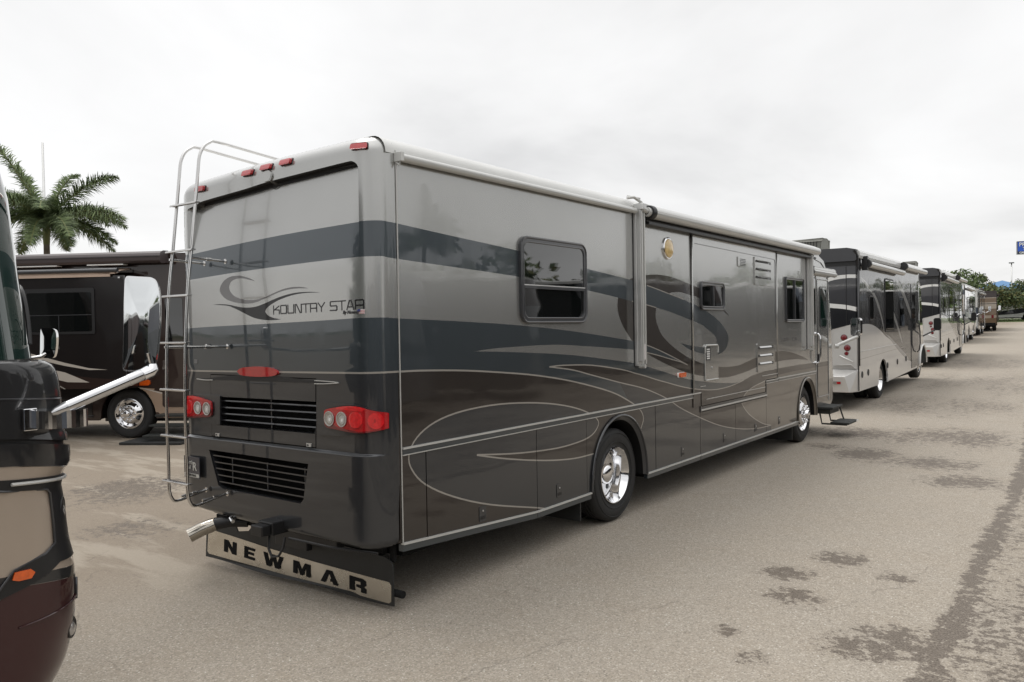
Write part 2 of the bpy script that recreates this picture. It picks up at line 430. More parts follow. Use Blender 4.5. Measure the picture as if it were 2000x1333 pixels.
# ============================================================ GROUND
def ground_mat():
    m = bpy.data.materials.new('asphalt_pale'); m.use_nodes = True
    t = m.node_tree; b = t.nodes['Principled BSDF']; lk = t.links.new
    co = N('ShaderNodeTexCoord', t)
    def noise(scale, det=4, rough=.6, vec=None, dist=0.0):
        n = N('ShaderNodeTexNoise', t); n.inputs['Scale'].default_value = scale; n.inputs['Detail'].default_value = det
        n.inputs['Roughness'].default_value = rough; n.inputs['Distortion'].default_value = dist
        lk(vec if vec is not None else co.outputs['Object'], n.inputs['Vector']); return n.outputs['Fac']
    def ramp(v, a, b_, c0=0.0, c1=1.0):
        r = N('ShaderNodeMapRange', t, interpolation_type='SMOOTHSTEP'); lk(v, r.inputs['Value'])
        r.inputs['From Min'].default_value = a; r.inputs['From Max'].default_value = b_
        r.inputs['To Min'].default_value = c0; r.inputs['To Max'].default_value = c1; return r.outputs[0]
    def math_(op, a, b_=None):
        n = N('ShaderNodeMath', t, operation=op)
        for i, q in enumerate((a, b_)):
            if q is None: continue
            if isinstance(q, (int, float)): n.inputs[i].default_value = q
            else: lk(q, n.inputs[i])
        return n.outputs[0]
    def mix(f, c1, c2, mode='MIX'):
        n = N('ShaderNodeMixRGB', t, blend_type=mode)
        for k, q in (('Fac', f), ('Color1', c1), ('Color2', c2)):
            if isinstance(q, (int, float)): n.inputs[k].default_value = q
            elif isinstance(q, tuple): n.inputs[k].default_value = (*q, 1)
            else: lk(q, n.inputs[k])
        return n.outputs['Color']
    mp = N('ShaderNodeMapping', t); lk(co.outputs['Object'], mp.inputs['Vector'])
    mp.inputs['Rotation'].default_value = (0, 0, rad(-60)); mp.inputs['Scale'].default_value = (0.35, 1.6, 1)
    mp2 = N('ShaderNodeMapping', t); lk(co.outputs['Object'], mp2.inputs['Vector'])
    mp2.inputs['Scale'].default_value = (1.5, 0.42, 1)
    sx = N('ShaderNodeSeparateXYZ', t); lk(co.outputs['Object'], sx.inputs[0])
    X, Y = sx.outputs['X'], sx.outputs['Y']
    big = noise(0.22, 3); mid = noise(1.6, 5, .65); fine = noise(70, 3, .7); fine2 = noise(26, 3, .7)
    c = mix(ramp(big, .3, .7), (0.325, 0.288, 0.238), (0.285, 0.250, 0.204))
    c = mix(ramp(mid, .3, .75, 0, .6), c, (0.295, 0.250, 0.194))
    # aggregate: pale stones and dark pits
    vo = N('ShaderNodeTexVoronoi', t, feature='F1'); vo.inputs['Scale'].default_value = 105; lk(co.outputs['Object'], vo.inputs['Vector'])
    vs_ = N('ShaderNodeSeparateXYZ', t); lk(vo.outputs['Color'], vs_.inputs[0])
    c = mix(ramp(vs_.outputs['X'], .0, 1.0, 0, .58), c, mix(vs_.outputs['Y'], (0.11, 0.095, 0.078), (0.58, 0.53, 0.46)))
    c = mix(ramp(fine, .56, .72, 0, .55), c, (0.13, 0.115, 0.098))
    c = mix(ramp(fine2, .53, .72, 0, .38), c, (0.19, 0.165, 0.138))
    vo2 = N('ShaderNodeTexVoronoi', t, feature='F1'); vo2.inputs['Scale'].default_value = 38; lk(co.outputs['Object'], vo2.inputs['Vector'])
    v2 = N('ShaderNodeSeparateXYZ', t); lk(vo2.outputs['Color'], v2.inputs[0])
    spk = math_('MULTIPLY', ramp(v2.outputs['X'], .90, .93), ramp(vo2.outputs['Distance'], .16, .26, 1, 0))
    c = mix(math_('MULTIPLY', spk, .75), c, (0.62, 0.60, 0.55))
    # left part of the lot: browner, streaked with pale worn bands
    leftm = ramp(X, -3.2, -1.0, 1, 0)
    st = noise(1.0, 5, .62, mp.outputs[0])
    c = mix(math_('MULTIPLY', leftm, .72), c, (0.200, 0.160, 0.118))
    c = mix(math_('MULTIPLY', leftm, ramp(st, .50, .58, 0, .55)), c, mix(fine2, (0.40, 0.355, 0.29), (0.33, 0.29, 0.235)))
    # damp stains: ragged blotches, heavier right of a joint along the lane
    BLOBS = [(2.23,3.12,.30,1.1),(1.98,2.45,.28,1.1),(2.2,1.92,.28,1.05),(2.75,2.8,.2,1.0),(2.04,1.0,.14,1.0),(2.32,.66,.16,1.0),
                         (2.86,1.2,.35,1.1),(3.0,1.45,.35,1.1),(1.96,8.7,.9,1.1),(2.7,7.4,.7,1.1),(1.2,9.1,.8,1.1),(.45,9.6,.55,1.0),(.4,11.4,1.2,1.0),
                         (1.9,11.5,1.6,.95),(1.2,16.5,2.8,.82),(2.2,23,5,.80),(-6.3,1.4,1.3,1.0),(-4.2,.2,.7,1.0),(0.5,31,6,.75)]
    rag = noise(8.5, 10, .78, None, .1)
    rag2 = noise(21, 5, .7)
    stn = noise(0.9, 4, .6, mp2.outputs[0])
    wob = math_('MULTIPLY', math_('SUBTRACT', noise(2.6, 6, .65), .5), .34)
    xj = math_('ADD', math_('SUBTRACT', X, math_('ADD', 3.20, math_('MULTIPLY', ramp(Y, 6, 24), -.55))), wob)
    band = ramp(math_('ABSOLUTE', math_('SUBTRACT', xj, .06)), .03, .20, 1, 0)
    right = ramp(xj, -.05, .05)
    blobs = None
    for (bx, by, br, ba) in BLOBS:
        d = N('ShaderNodeVectorMath', t, operation='DISTANCE'); lk(co.outputs['Object'], d.inputs[0]); d.inputs[1].default_value = (bx, by, 0)
        v = ramp(math_('DIVIDE', d.outputs['Value'], br), .1, 1.7, ba, 0)
        blobs = v if blobs is None else math_('MAXIMUM', blobs, v)
    area = math_('MAXIMUM', math_('MULTIPLY', blobs, .80), math_('MAXIMUM', math_('MULTIPLY', band, .92), math_('MULTIPLY', right, .66)))
    lvl = math_('ADD', math_('ADD', math_('ADD', math_('MULTIPLY', math_('SUBTRACT', rag, .5), 2.3), math_('MULTIPLY', math_('SUBTRACT', stn, .5), .9)), math_('MULTIPLY', math_('SUBTRACT', rag2, .5), 1.1)), area)
    stain = ramp(lvl, .66, .76)
    halo = ramp(lvl, .30, .70)
    near_r = ramp(X, 1.2, 3.2)
    sp_t = math_('SUBTRACT', .695, math_('MULTIPLY', near_r, .055))
    spots = ramp(math_('SUBTRACT', noise(8.5, 7, .74), sp_t), .0, .02)
    stain = math_('MINIMUM', math_('ADD', stain, math_('MULTIPLY', spots, .8)), 1.0)
    c = mix(math_('MULTIPLY', halo, .16), c, (0.14, 0.115, 0.09))
    c = mix(math_('MULTIPLY', stain, .93), c, mix(ramp(fine, .35, .65), (0.060, 0.046, 0.034), (0.175, 0.145, 0.115)))
    # hairline cracks
    wv = noise(1.3, 4, .6)
    wvv = N('ShaderNodeVectorMath', t, operation='SCALE'); nn_ = N('ShaderNodeTexNoise', t); nn_.inputs['Scale'].default_value = 1.1; nn_.inputs['Detail'].default_value = 5
    lk(co.outputs['Object'], nn_.inputs['Vector']); lk(nn_.outputs['Color'], wvv.inputs[0]); wvv.inputs['Scale'].default_value = 0.9
    wa = N('ShaderNodeVectorMath', t, operation='ADD'); lk(co.outputs['Object'], wa.inputs[0]); lk(wvv.outputs[0], wa.inputs[1])
    vc = N('ShaderNodeTexVoronoi', t, feature='DISTANCE_TO_EDGE'); vc.inputs['Scale'].default_value = 0.33; lk(wa.outputs[0], vc.inputs['Vector'])
    crk = math_('MULTIPLY', ramp(vc.outputs['Distance'], .0008, .0032, 1, 0), ramp(wv, .45, .6))
    c = mix(math_('MULTIPLY', crk, .28), c, (0.09, 0.078, 0.066))
    lk(c, b.inputs['Base Color'])
    r_ = N('ShaderNodeMapRange', t); lk(stain, r_.inputs['Value']); r_.inputs['To Min'].default_value = .88; r_.inputs['To Max'].default_value = .62
    lk(r_.outputs[0], b.inputs['Roughness']); b.inputs['Specular IOR Level'].default_value = .35
    bp = N('ShaderNodeBump', t); bp.inputs['Distance'].default_value = .004; bp.inputs['Strength'].default_value = .7
    h = math_('ADD', math_('MULTIPLY', fine, .5), math_('MULTIPLY', vo.outputs['Distance'], .6))
    lk(math_('SUBTRACT', h, math_('MULTIPLY', crk, .8)), bp.inputs['Height']); lk(bp.outputs[0], b.inputs['Normal'])
    return m
g = MB()
ys = [-260, -120, -60, -30, -12, -4, 0, 4, 8, 9.5, 11, 12.5, 14, 16, 18, 21, 24, 28, 33, 40, 50, 62, 75, 85, 95.0]
xs = [-300, -160, -90, -50, -30, -15, -8, -4, 0, 4, 8, 15, 30, 60, 120, 300]
vs = [(x, y, gz(x, y)) for y in ys for x in xs]; n = len(xs)
g.add(vs, [(j*n+i, j*n+i+1, (j+1)*n+i+1, (j+1)*n+i) for j in range(len(ys)-1) for i in range(n-1)], 0, True)
lot = g.build('asphalt_lot', ground_mat(), None)
lot['kind'] = 'structure'
GRASS = mat('grass', (0.075, 0.105, 0.030), rough=.9, var=.45, vscale=0.6)
g = MB(); gh = gz(0, 95)
g.add([(-160, 95, gh), (120, 95, gh), (120, 103, gh+.25), (-160, 103, gh+.25), (120, 700, gh+2.2), (-160, 700, gh+2.2), (-900,700,gh+2.2),(900,700,gh+2.2)],
      [(0, 1, 2, 3), (3, 2, 4, 5)])
gr_ = g.build('grass_verge', GRASS, None); gr_['kind'] = 'structure'
g = MB()
g.add([(-1500, -900, -0.6), (1500, -900, -0.6), (1500, 95, -.6), (-1500, 95, -.6), (1500, 2400, -.6), (-1500, 2400, -.6)], [(0, 1, 2, 3), (3, 2, 4, 5)])
fr_ = g.build('far_ground', mat('far_ground', (0.12, 0.125, 0.07), rough=.95, var=.3, vscale=.02), None); fr_['kind'] = 'structure'
rng = random.Random(5)
g = MB()
for i in range(5200):
    x = rng.uniform(-30, 22); y = 95+rng.random()*8; z = gh+(y-95)*.03; h = rng.uniform(.06, .20); w = .03
    a = rng.random()*PI; dx_, dy_ = math.cos(a)*w, math.sin(a)*w
    g.add([(x-dx_, y-dy_, z), (x+dx_, y+dy_, z), (x+rng.uniform(-.06,.06), y, z+h)], [(0, 1, 2)])
o = g.build('grass_blades', GRASS, None, weld=False)
tag(o, 'strip of short green grass at the far edge of the lot', 'grass', kind='stuff')

# ============================================================ WHEELS
def tyre_mb(c, R=.49, w=.27, side=1, r0=.30):
    k = R/.49
    pr = [(-w+.02, r0), (-w, r0+.06), (-w+.005, .43*k), (-w+.03, .478*k), (-w+.06, R)]
    for gx in (-w+.085, -w+.125, -w+.165):
        pr += [(gx-.006, R), (gx-.005, R-.012), (gx+.005, R-.012), (gx+.006, R)]
    pr += [(-.06, R), (-.03, .480*k), (-.014, .462*k), (-.010, .455*k), (-.004, .42*k), (-.001, .40*k), (-.003, .37*k), (-.008, .345*k), (-.016, r0+.016), (-.02, r0)]
    mb = MB(); mb.lathe([(h*side, r) for h, r in pr], c, (1, 0, 0), 56, close=True)
    # sidewall ribs and raised lettering blocks
    for rr in (.438*k, .35*k):
        mb.lathe([(side*-.003, rr-.004), (side*.001, rr), (side*-.003, rr+.004)], c, (1,0,0), 56)
    return mb
def make_wheel(parent, y, z, x=-.05, rear=True, R=.49):
    w = bpy.data.objects.new('wheel', None); COL.objects.link(w); w.parent = parent; w.location = (x, y, z)
    tyre_mb((0,0,0), R).build('tyre', RUBBER, w)
    mb = MB(); k = R/.49; q = lambda pr: [(h, r*k) for h, r in pr]
    if rear:
        mb.lathe(q([(-.02,.302),(-.006,.300),(-.004,.292),(-.012,.286),(-.040,.280),(-.055,.268),(-.11,.262),(-.13,.252),(-.165,.246),(-.172,.235),(-.172,.10)]), (0,0,0), (1,0,0), 56)
        for i in range(5):
            t = 2*PI*i/5+.3; c = (-.170, math.cos(t)*.19*k, math.sin(t)*.19*k)
            mb.lathe([(0, .030), (.002, .030), (.002, 0)], c, (1,0,0), 14, m=1)
        mb.build('rim', [CHROME, BLACK], w)
        hb = MB(); hb.lathe(q([(-.172,.112),(-.12,.110),(-.10,.104),(-.082,.09),(-.07,.06),(-.064,.03),(-.063,.001)]), (0,0,0), (1,0,0), 40)
        hb.build('hub_cap', CHROME, w)
        tyre_mb((-.33,0,0), R).build('inner_tyre', RUBBER, w)
    else:
        mb.lathe(q([(-.02,.302),(-.004,.300),(-.002,.290),(-.010,.283),(-.045,.272),(-.060,.262),(-.045,.246),(-.01,.200),(.018,.172),(.022,.160),(.022,.095)]), (0,0,0), (1,0,0), 56)
        for i in range(10):
            t = 2*PI*i/10+.1; c = (-.018, math.cos(t)*.224*k, math.sin(t)*.224*k)
            mb.lathe([(0, .019), (.004, .019), (.004, 0)], c, (.75, .66*math.cos(t), .66*math.sin(t)), 12, m=1)
        mb.build('rim', [CHROME, BLACK], w)
        nb = MB()
        for i in range(10):
            t = 2*PI*i/10; c = (.018, math.cos(t)*.138*k, math.sin(t)*.138*k)
            nb.lathe([(0,.021),(.012,.021),(.016,.017),(.045,.016),(.055,.010),(.057,0)], c, (1,0,0), 12)
        nb.build('lug_nuts', CHROME, w)
        hb = MB(); hb.lathe(q([(.02,.096),(.03,.094),(.035,.085),(.085,.080),(.105,.068),(.112,.05),(.115,.001)]), (0,0,0), (1,0,0), 36)
        hb.build('hub_cap', CHROME, w)
    return w

# ============================================================ MAIN MOTORHOME
RC, W = .22, 2.5
LC = RC*PI/2
ZB = [(-2.75,.575),(-2.52,.560),(-2.2,.532),(-1.64,.512),(-1.06,.500),(-.5,.497),(-.2,.490),(-.09,.495),(0,.515)]
def rearx(s_):
    if s_ > -LC: return -RC+RC*math.cos(-s_/RC)
    x = -RC-(-s_-LC)
    return x
def ztop(x): return 3.452+.006*math.sin(PI*min(1, max(0, -x/2.5)))-.085*(max(0, -x)/2.5)**1.6
BROW = [(-2.40,3.135),(-2.262,3.161),(-2.174,3.179),(-1.589,3.212),(-1.318,3.233),(-.786,3.253),(-.40,3.266),(-.33,3.262),(-.29,3.235),(-.275,3.19)]
BROW = cr_(BROW, 3)
def interp(tab, x):
    if x <= tab[0][0]: return tab[0][1]
    for (a, b), (c, d) in zip(tab, tab[1:]):
        if x <= c: return b+(d-b)*(x-a)/(c-a)
    return tab[-1][1]
def sst(t): t = min(1, max(0, t)); return t*t*(3-2*t)
def rear_map(s_, z, off=0.0):
    """the rear shell unrolled: s<0 runs round the right corner and across the back, s>0 forward along the side"""
    if s_ >= 0: px, py, nx, ny = 0.0, s_, 1.0, 0.0
    elif s_ > -LC:
        t = -s_/RC; nx, ny = math.cos(t), -math.sin(t); px, py = -RC+RC*nx, RC*ny
    elif s_ > -(LC+W-2*RC):
        px, py, nx, ny = -RC-(-s_-LC), -RC, 0.0, -1.0
    else:
        t = (-s_-LC-(W-2*RC))/RC; nx, ny = -math.sin(t), -math.cos(t); px, py = -(W-RC)+RC*nx, RC*ny
    zt = ztop(px); d = off
    if z > zt-.13:
        h = min(.13, z-(zt-.13)); d -= .13-math.sqrt(max(0, .0169-h*h))
    zb = interp(ZB, s_)
    if z < zb+.06 and s_ < 0:
        h = min(.06, zb+.06-z); d -= (.06-math.sqrt(max(0, .0036-h*h)))*.8
    if s_ < 0:
        e_ = sst((-s_-.10)/.25)*sst((s_+2.65)/.25)
        if z < 1.178: d += .030*e_*sst((1.178-z)/.016)
        zr_ = interp(BROW, s_)
        if -2.42 < s_ < -.283 and z < zr_-.0015:
            w_ = min(1, max(0, (z-2.50)/(zr_-2.50)))
            d -= .075*w_**1.3*sst((-s_-.283)/.02)*sst((s_+2.42)/.03)
    return Vector((px+nx*d, py+ny*d, z))

S1top = [(-2.8,2.725),(-2.338,2.748),(-1.799,2.78),(-1.107,2.812),(-.372,2.831),(-.162,2.837),(-.096,2.835),(-.01,2.826),(.642,2.783),(1.458,2.731),(2.636,2.632),(3.591,2.552),(3.866,2.518),(4.179,2.477),(4.518,2.427),(4.831,2.382),(5.162,2.322),(5.359,2.281),(5.632,2.218),(5.881,2.149),(6.101,2.062),(6.27,1.959),(6.335,1.869),(6.283,1.768),(6.184,1.705),(6.013,1.668),(5.81,1.661),(5.459,1.688),(5.176,1.732),(4.984,1.781),(4.799,1.848)]
S1bot = [(-2.8,2.505),(-2.357,2.524),(-1.613,2.555),(-.808,2.576),(-.212,2.583),(-.12,2.584),(-.016,2.571),(.481,2.549),(1.451,2.505),(2.63,2.419),(3.584,2.326),(3.872,2.297),(4.172,2.262),(4.511,2.218),(4.825,2.168),(5.155,2.112),(5.471,2.046),(5.556,2.016),(5.783,1.943),(5.899,1.878),(5.906,1.814),(5.778,1.768),(5.548,1.764),(5.178,1.795),(4.892,1.83),(4.799,1.848)]
S2top = [(-2.8,2.085),(-2.464,2.101),(-2.083,2.112),(-1.374,2.124),(-.675,2.138),(-.314,2.148),(-.175,2.149),(-.081,2.148),(-.006,2.142),(.726,2.116),(1.473,2.081),(2.378,2.016),(3.579,1.896),(3.865,1.851),(4.185,1.784),(4.583,1.685),(5.009,1.569)]
L1top = [(.861,1.875),(1.203,1.892),(1.899,1.898),(2.374,1.881),(3.618,1.8),(3.875,1.764),(4.183,1.719),(4.465,1.671),(4.807,1.614),(5.009,1.569)]
L1bot = [(.861,1.875),(1.467,1.846),(2.371,1.786),(3.614,1.654),(3.87,1.608),(4.15,1.558),(4.46,1.497),(4.801,1.429),(5.165,1.371),(5.534,1.327),(5.889,1.29),(6.266,1.262),(6.591,1.246),(6.904,1.262),(7.233,1.305),(7.695,1.335),(8.187,1.347),(8.577,1.348),(9.421,1.355),(10.698,1.345),(12.2,1.335)]
P1 = [(1.953,1.696),(2.204,1.698),(2.714,1.674),(3.321,1.6),(3.625,1.544),(3.88,1.497),(4.147,1.441),(4.427,1.389),(4.798,1.319),(5.161,1.264),(5.53,1.224),(5.887,1.203),(6.264,1.207),(6.59,1.229),(6.904,1.262)]
BRB = [(12.2,1.26),(10.695,1.26),(9.418,1.265),(8.468,1.247),(7.811,1.22)]
P2a = [(1.953,1.696),(2.367,1.644),(2.711,1.576),(3.277,1.466),(3.863,1.356),(4.408,1.205),(4.765,1.066),(5.304,.901),(5.986,.72),(6.698,.593),(7.439,.514),(8.081,.492)]
P2b = [(8.081,.492),(7.668,.567),(7.172,.733),(6.887,.892),(6.838,.979),(6.971,1.071),(7.294,1.142),(7.747,1.19),(7.811,1.22)]
P3 = [(-2.8,1.730),(-2.509,1.733),(-1.643,1.741),(-.22,1.757),(.05,1.757),(.285,1.751),(.715,1.728),(1.197,1.687),(1.743,1.629),(2.364,1.534),(3.078,1.384),(3.475,1.255),(3.728,1.142),(3.813,1.032),(3.743,.917)]
P4 = [(.87,1.036),(1.308,.984),(1.723,.95),(2.182,.933),(2.622,.962),(2.804,1.042),(2.806,1.125),(2.56,1.232),(2.193,1.319),(1.736,1.383),(1.19,1.419),(.706,1.407),(.377,1.354),(.172,1.26),(.086,1.142),(.116,1.029),(.262,.896),(.576,.749),(1.04,.599),(1.709,.444),(1.856,.405)]
P5 = [(.87,1.033),(1.306,.94),(1.868,.846),(2.342,.796),(2.724,.789)]
B1a = [(3.657,2.593),(3.48,2.536),(3.294,2.395),(3.257,2.265),(3.287,2.169),(3.385,2.044),(3.571,1.897)]
B1low = [(3.934,1.741),(4.181,1.667),(4.462,1.592),(4.804,1.511),(5.167,1.444),(5.588,1.389),(5.892,1.36),(6.269,1.341),(6.697,1.357),(7.125,1.387),(7.464,1.425),(7.818,1.448),(8.318,1.458),(8.853,1.465),(9.425,1.454),(10.102,1.411)]
B1up = [(10.102,1.411),(9.728,1.487),(9.282,1.558),(8.858,1.604),(8.454,1.622),(8.07,1.61),(7.703,1.59),(7.354,1.556),(7.02,1.516),(6.701,1.481),(6.273,1.48),(5.896,1.506),(5.455,1.565),(5.172,1.622),(4.887,1.702),(4.587,1.809),(4.372,1.909),(4.261,1.986),(4.167,2.105),(4.149,2.185),(4.172,2.253),(4.286,2.347),(4.518,2.433),(4.681,2.45),(4.834,2.454),(5.069,2.433),(5.338,2.399),(5.886,2.304),(6.384,2.167)]
B1top = [(6.384,2.167),(6.183,2.264),(5.745,2.428),(5.342,2.521),(5.073,2.566),(4.762,2.61),(4.466,2.636),(4.184,2.64),(3.915,2.622),(3.657,2.593)]
c_ = cr_
cS1t, cS1b, cS2, cL1t, cL1b, cP1, cP2a, cP2b, cP3, cP4, cP5 = map(cr_, (S1top, S1bot, S2top, L1top, L1bot, P1, P2a, P2b, P3, P4, P5))
LAY = [
 (CHAR, cS2+[p for p in cL1b if p[0] > 5.1]+[(12.2,0),(-2.8,0)]),
 (TAUPE, [(8.081,0)]+cP2b+BRB[::-1]+[(12.2,0)]),
 (SLATE, cS2+[p for p in cL1b if 5.1 < p[0] < 6.95]+cP1[::-1]+[p for p in cP2a if p[0] < 3.3]+[p for p in cP3[::-1] if p[0] < 3.49]),
 (BROWN, [p for p in cP3 if p[0] > -.02]+[(3.7,0),(-.02,0)]),
 (CHAR, cP4+[(2.9,.3),(2.85,.79)]+cP5[::-1]),
 (SILVER, cL1t+[p for p in c_(B1low) if p[0] > 5.05]+[(12.2,1.41)]+cL1b[::-1]),
 (BROWN, c_(B1a)+[p for p in cS2 if p[0] > 3.6]+[p for p in cL1t[::-1] if p[0] > 3.9]+c_(B1low)+c_(B1up)+c_(B1top)),
 (SLATE, cS1t+cS1b[::-1]),
 (BROWN, cP1+[p for p in cL1b if p[0] > 6.95]+BRB+cP2b[::-1]+cP2a[::-1]),
]
for c, w in ((cP1,.012),(cP2a,.012),(cP2b,.014),(cP3,.014),(cP4,.013),(cP5,.013)): LAY.append((PINL, stroke(c, w, False)))
for c, a, b in ((cS1t,3.9,5.0),(cS1b,3.4,4.2),(cS2,3.6,5.02),(cL1t,3.6,5.02)):
    LAY.append((PINL, stroke([p for i, p in enumerate(c) if a < p[0] < b and i < len(c)*.75 or (a < p[0] < b and c in (cS2, cL1t))], .011, False)))
fA = [(-1.476,2.465),(-1.551,2.492),(-1.646,2.515),(-1.718,2.523),(-1.829,2.517),(-1.918,2.481),(-1.964,2.427),(-1.947,2.382),(-1.873,2.335),(-1.751,2.305),(-1.606,2.291),(-1.488,2.296),(-1.372,2.321),(-1.247,2.351),(-1.169,2.369),(-1.06,2.383),(-.954,2.386),(-.835,2.381)]
fB = [(-.835,2.381),(-.901,2.394),(-1.006,2.4),(-1.114,2.392),(-1.191,2.377),(-1.281,2.356),(-1.395,2.329),(-1.511,2.318),(-1.629,2.324),(-1.749,2.352),(-1.815,2.395),(-1.832,2.436),(-1.805,2.476),(-1.743,2.495),(-1.658,2.498),(-1.564,2.482),(-1.476,2.465)]
gA = [(-2.065,2.296),(-1.963,2.298),(-1.837,2.289),(-1.727,2.271),(-1.607,2.259),(-1.49,2.263),(-1.397,2.279),(-1.282,2.307),(-1.171,2.331),(-1.061,2.348),(-.955,2.356),(-.851,2.356),(-.769,2.352),(-.704,2.344)]
gB = [(-.704,2.344),(-.8,2.348),(-.903,2.347),(-1.008,2.339),(-1.116,2.322),(-1.216,2.298),(-1.306,2.266),(-1.35,2.239),(-1.359,2.218),(-1.331,2.192),(-1.265,2.17),(-1.166,2.156)]
gC = [(-1.166,2.156),(-1.265,2.151),(-1.378,2.155),(-1.493,2.171),(-1.586,2.198),(-1.68,2.23),(-1.777,2.261),(-1.875,2.283),(-2.065,2.296)]
LAY += [(LOGO_G, c_(fA)[:-1]+c_(fB)[:-1]), (LOGO_K, c_(gA)[:-1]+c_(gB)[:-1]+c_(gC)[:-1])]

rv = thing('motorhome', 'large silver, slate and brown swirl-painted motorhome with rear ladder in the foreground', 'motorhome', (0,0,0))
# ---- rear cap
GR1 = [(-2.02,1.524),(-.74,1.533),(-.795,1.290),(-2.035,1.284)]
GR2 = [(-2.127,1.073),(-.845,1.064),(-.876,.928),(-.908,.790),(-.944,.754),(-1.945,.763),(-2.005,.785)]
HATCH = [(-2.12,1.705),(-2.12,1.19),(-.79,1.190),(-.775,1.700)]
out = [(s_, interp(ZB, s_)) for s_ in [-2.75+i*.05 for i in range(56)]]
top = [(s_, ztop(rearx(s_)) if s_ > -(LC+W-2*RC) else ztop(-2.3-(-s_-2.4))) for s_ in [-.0-i*.05 for i in range(56)]]
grid = []
for i in range(55):
    s_ = -.03-i*.05
    for z in [.53,.56,.60,.75,.95,1.1,1.16,1.165,1.17,1.176,1.182,1.35,1.45,1.6,1.8,2.0,2.2,2.4,2.5,2.6,2.7,2.8,2.9,3.0,3.1,3.15]: grid.append((s_+.001*(i%3), z))
    zt_ = ztop(rearx(s_))
    for k in (.13,.11,.085,.06,.04,.02,.008): grid.append((s_, zt_-k))
for k in range(1, 9):
    s_ = -LC*k/9
    for z in [.51,.53,.55,.57,.60,.68,.75,.85,.95,1.05,1.1,1.15,1.165,1.17,1.176,1.19,1.3,1.45,1.6,1.8,2.0,2.2,2.4,2.5,2.6,2.7,2.8,2.9,3.0,3.1,3.15,3.2,3.26,3.3]: grid.append((s_, z))
    for q_ in (.13,.11,.085,.06,.04,.02,.008): grid.append((s_, ztop(rearx(s_))-q_))
cuts = [BROW, [(a, b-.004) for a, b in BROW], [(-2.75,1.160),(0,1.160)], [(-2.75,1.180),(0,1.180)]]
for k in range(1, 9): cuts.append([(-LC*k/9, z_) for z_ in [.48+.05*j_ for j_ in range(60)]])
cuts += [[(-.283,2.5),(-.283,3.2)], [(-.303,2.5),(-.303,3.2)], [(-2.42,2.5),(-2.42,3.12)], [(-2.39,2.5),(-2.39,3.12)]]
lowhatch = [(-2.12,1.184),(-2.12,1.178),(-.79,1.178),(-.79,1.184)]
out = out[:-1]+[(0, .515)]+[(0, .6+.1*i) for i in range(29)]
grid += [(-.015, .56+.1*i) for i in range(29)]
for a_, b_ in BROW[::2]: grid += [(a_, b_+.010), (a_, b_+.028), (a_, b_-.010), (a_, b_-.03)]
painted('rear_cap', out+top, LAY+[(BLACK, [(a, b) for a, b in BROW]+[(a, b-.0041) for a, b in BROW[::-1]])], SILVER, rv, rear_map, 0, .012,  # riser below the brow coloured black to paint in its shade
        holes=[GR2, [(-2.127,1.712),(-2.127,1.183),(-.783,1.183),(-.768,1.707)]], cuts=cuts, grid=grid)
# engine hatch with the upper grille opening
hg = []
for i in range(13):
    for z in (1.22,1.26,1.3,1.55,1.6,1.65): hg.append((-2.1+i*.105, z))
hatch = painted('engine_hatch', HATCH, LAY, CHAR, rv, rear_map, .003, .02, holes=[GR1], grid=hg)
def rbox(mb, s0, s1, z0, z1, d0, d1, m=0, n=1):
    for i in range(n):
        a, b = s0+(s1-s0)*i/n, s0+(s1-s0)*(i+1)/n
        mb.prism([(a,z0),(b,z0),(b,z1),(a,z1)], lambda p, q, w: rear_map(p, q, w), d0, d1, m)
mb = MB(); mb.box(-2.30,-.44,-.10,-.07,.62,1.80); mb.box(-2.30,-.44,-.20,-.10,1.155,1.168); mb.box(-2.30,-.44,-.185,-.10,1.72,1.74)
mb.build('engine_bay_back', MATTE, rv)
# grille slats
for z0, z1 in ((1.486,1.495),(1.430,1.444),(1.378,1.387),(1.324,1.333)):
    mb = MB(); L_, R_ = -2.02, -.79
    p = [rear_map(-2.018, z0), rear_map(-.785, z1)]
    mb.add([p[0]+Vector((0,.012,.010)), p[1]+Vector((0,.012,.010)), p[1]+Vector((0,.010,.000)), p[0]+Vector((0,.010,.0)), p[0]+Vector((0,.055,-.016)), p[1]+Vector((0,.055,-.016)), p[1]+Vector((0,.055,-.006)), p[0]+Vector((0,.055,-.006))],
           [(0,1,2,3),(3,2,5,4),(0,7,6,1),(4,5,6,7),(0,3,4,7),(1,6,5,2)])
    mb.build('slat', GRILLE, hatch)
mb = MB(); mb.box(rear_map(-1.38,1.4).x-.006, rear_map(-1.38,1.4).x+.006, -.17,-.155,1.29,1.52); mb.build('grille_bar', GRILLE, hatch)
lg = bpy.data.objects.new('lower_grille', None); COL.objects.link(lg); lg.parent = rv
for (a, z0), (b, z1) in (((-2.085,1.023),(-.862,1.011)),((-2.068,.969),(-.873,.960)),((-2.05,.917),(-.888,.908)),((-2.03,.864),(-.903,.854)),((-2.01,.809),(-.914,.799))):
    p = [rear_map(a, z0, -.012), rear_map(b, z1, -.012)]; mb = MB()
    mb.add([p[0]+Vector((0,0,.010)), p[1]+Vector((0,0,.010)), p[1], p[0], p[0]+Vector((0,.05,-.018)), p[1]+Vector((0,.05,-.018)), p[1]+Vector((0,.05,-.008)), p[0]+Vector((0,.05,-.008))],
           [(0,1,2,3),(3,2,5,4),(0,7,6,1),(4,5,6,7),(0,3,4,7),(1,6,5,2)])
    mb.build('slat', GRILLE, lg)
for s_ in (-1.873,-1.406,-.946):
    x = rear_map(s_, 1).x; mb = MB(); mb.box(x-.006, x+.006, -.20,-.19,.80,1.02); mb.build('grille_bar', GRILLE, lg)
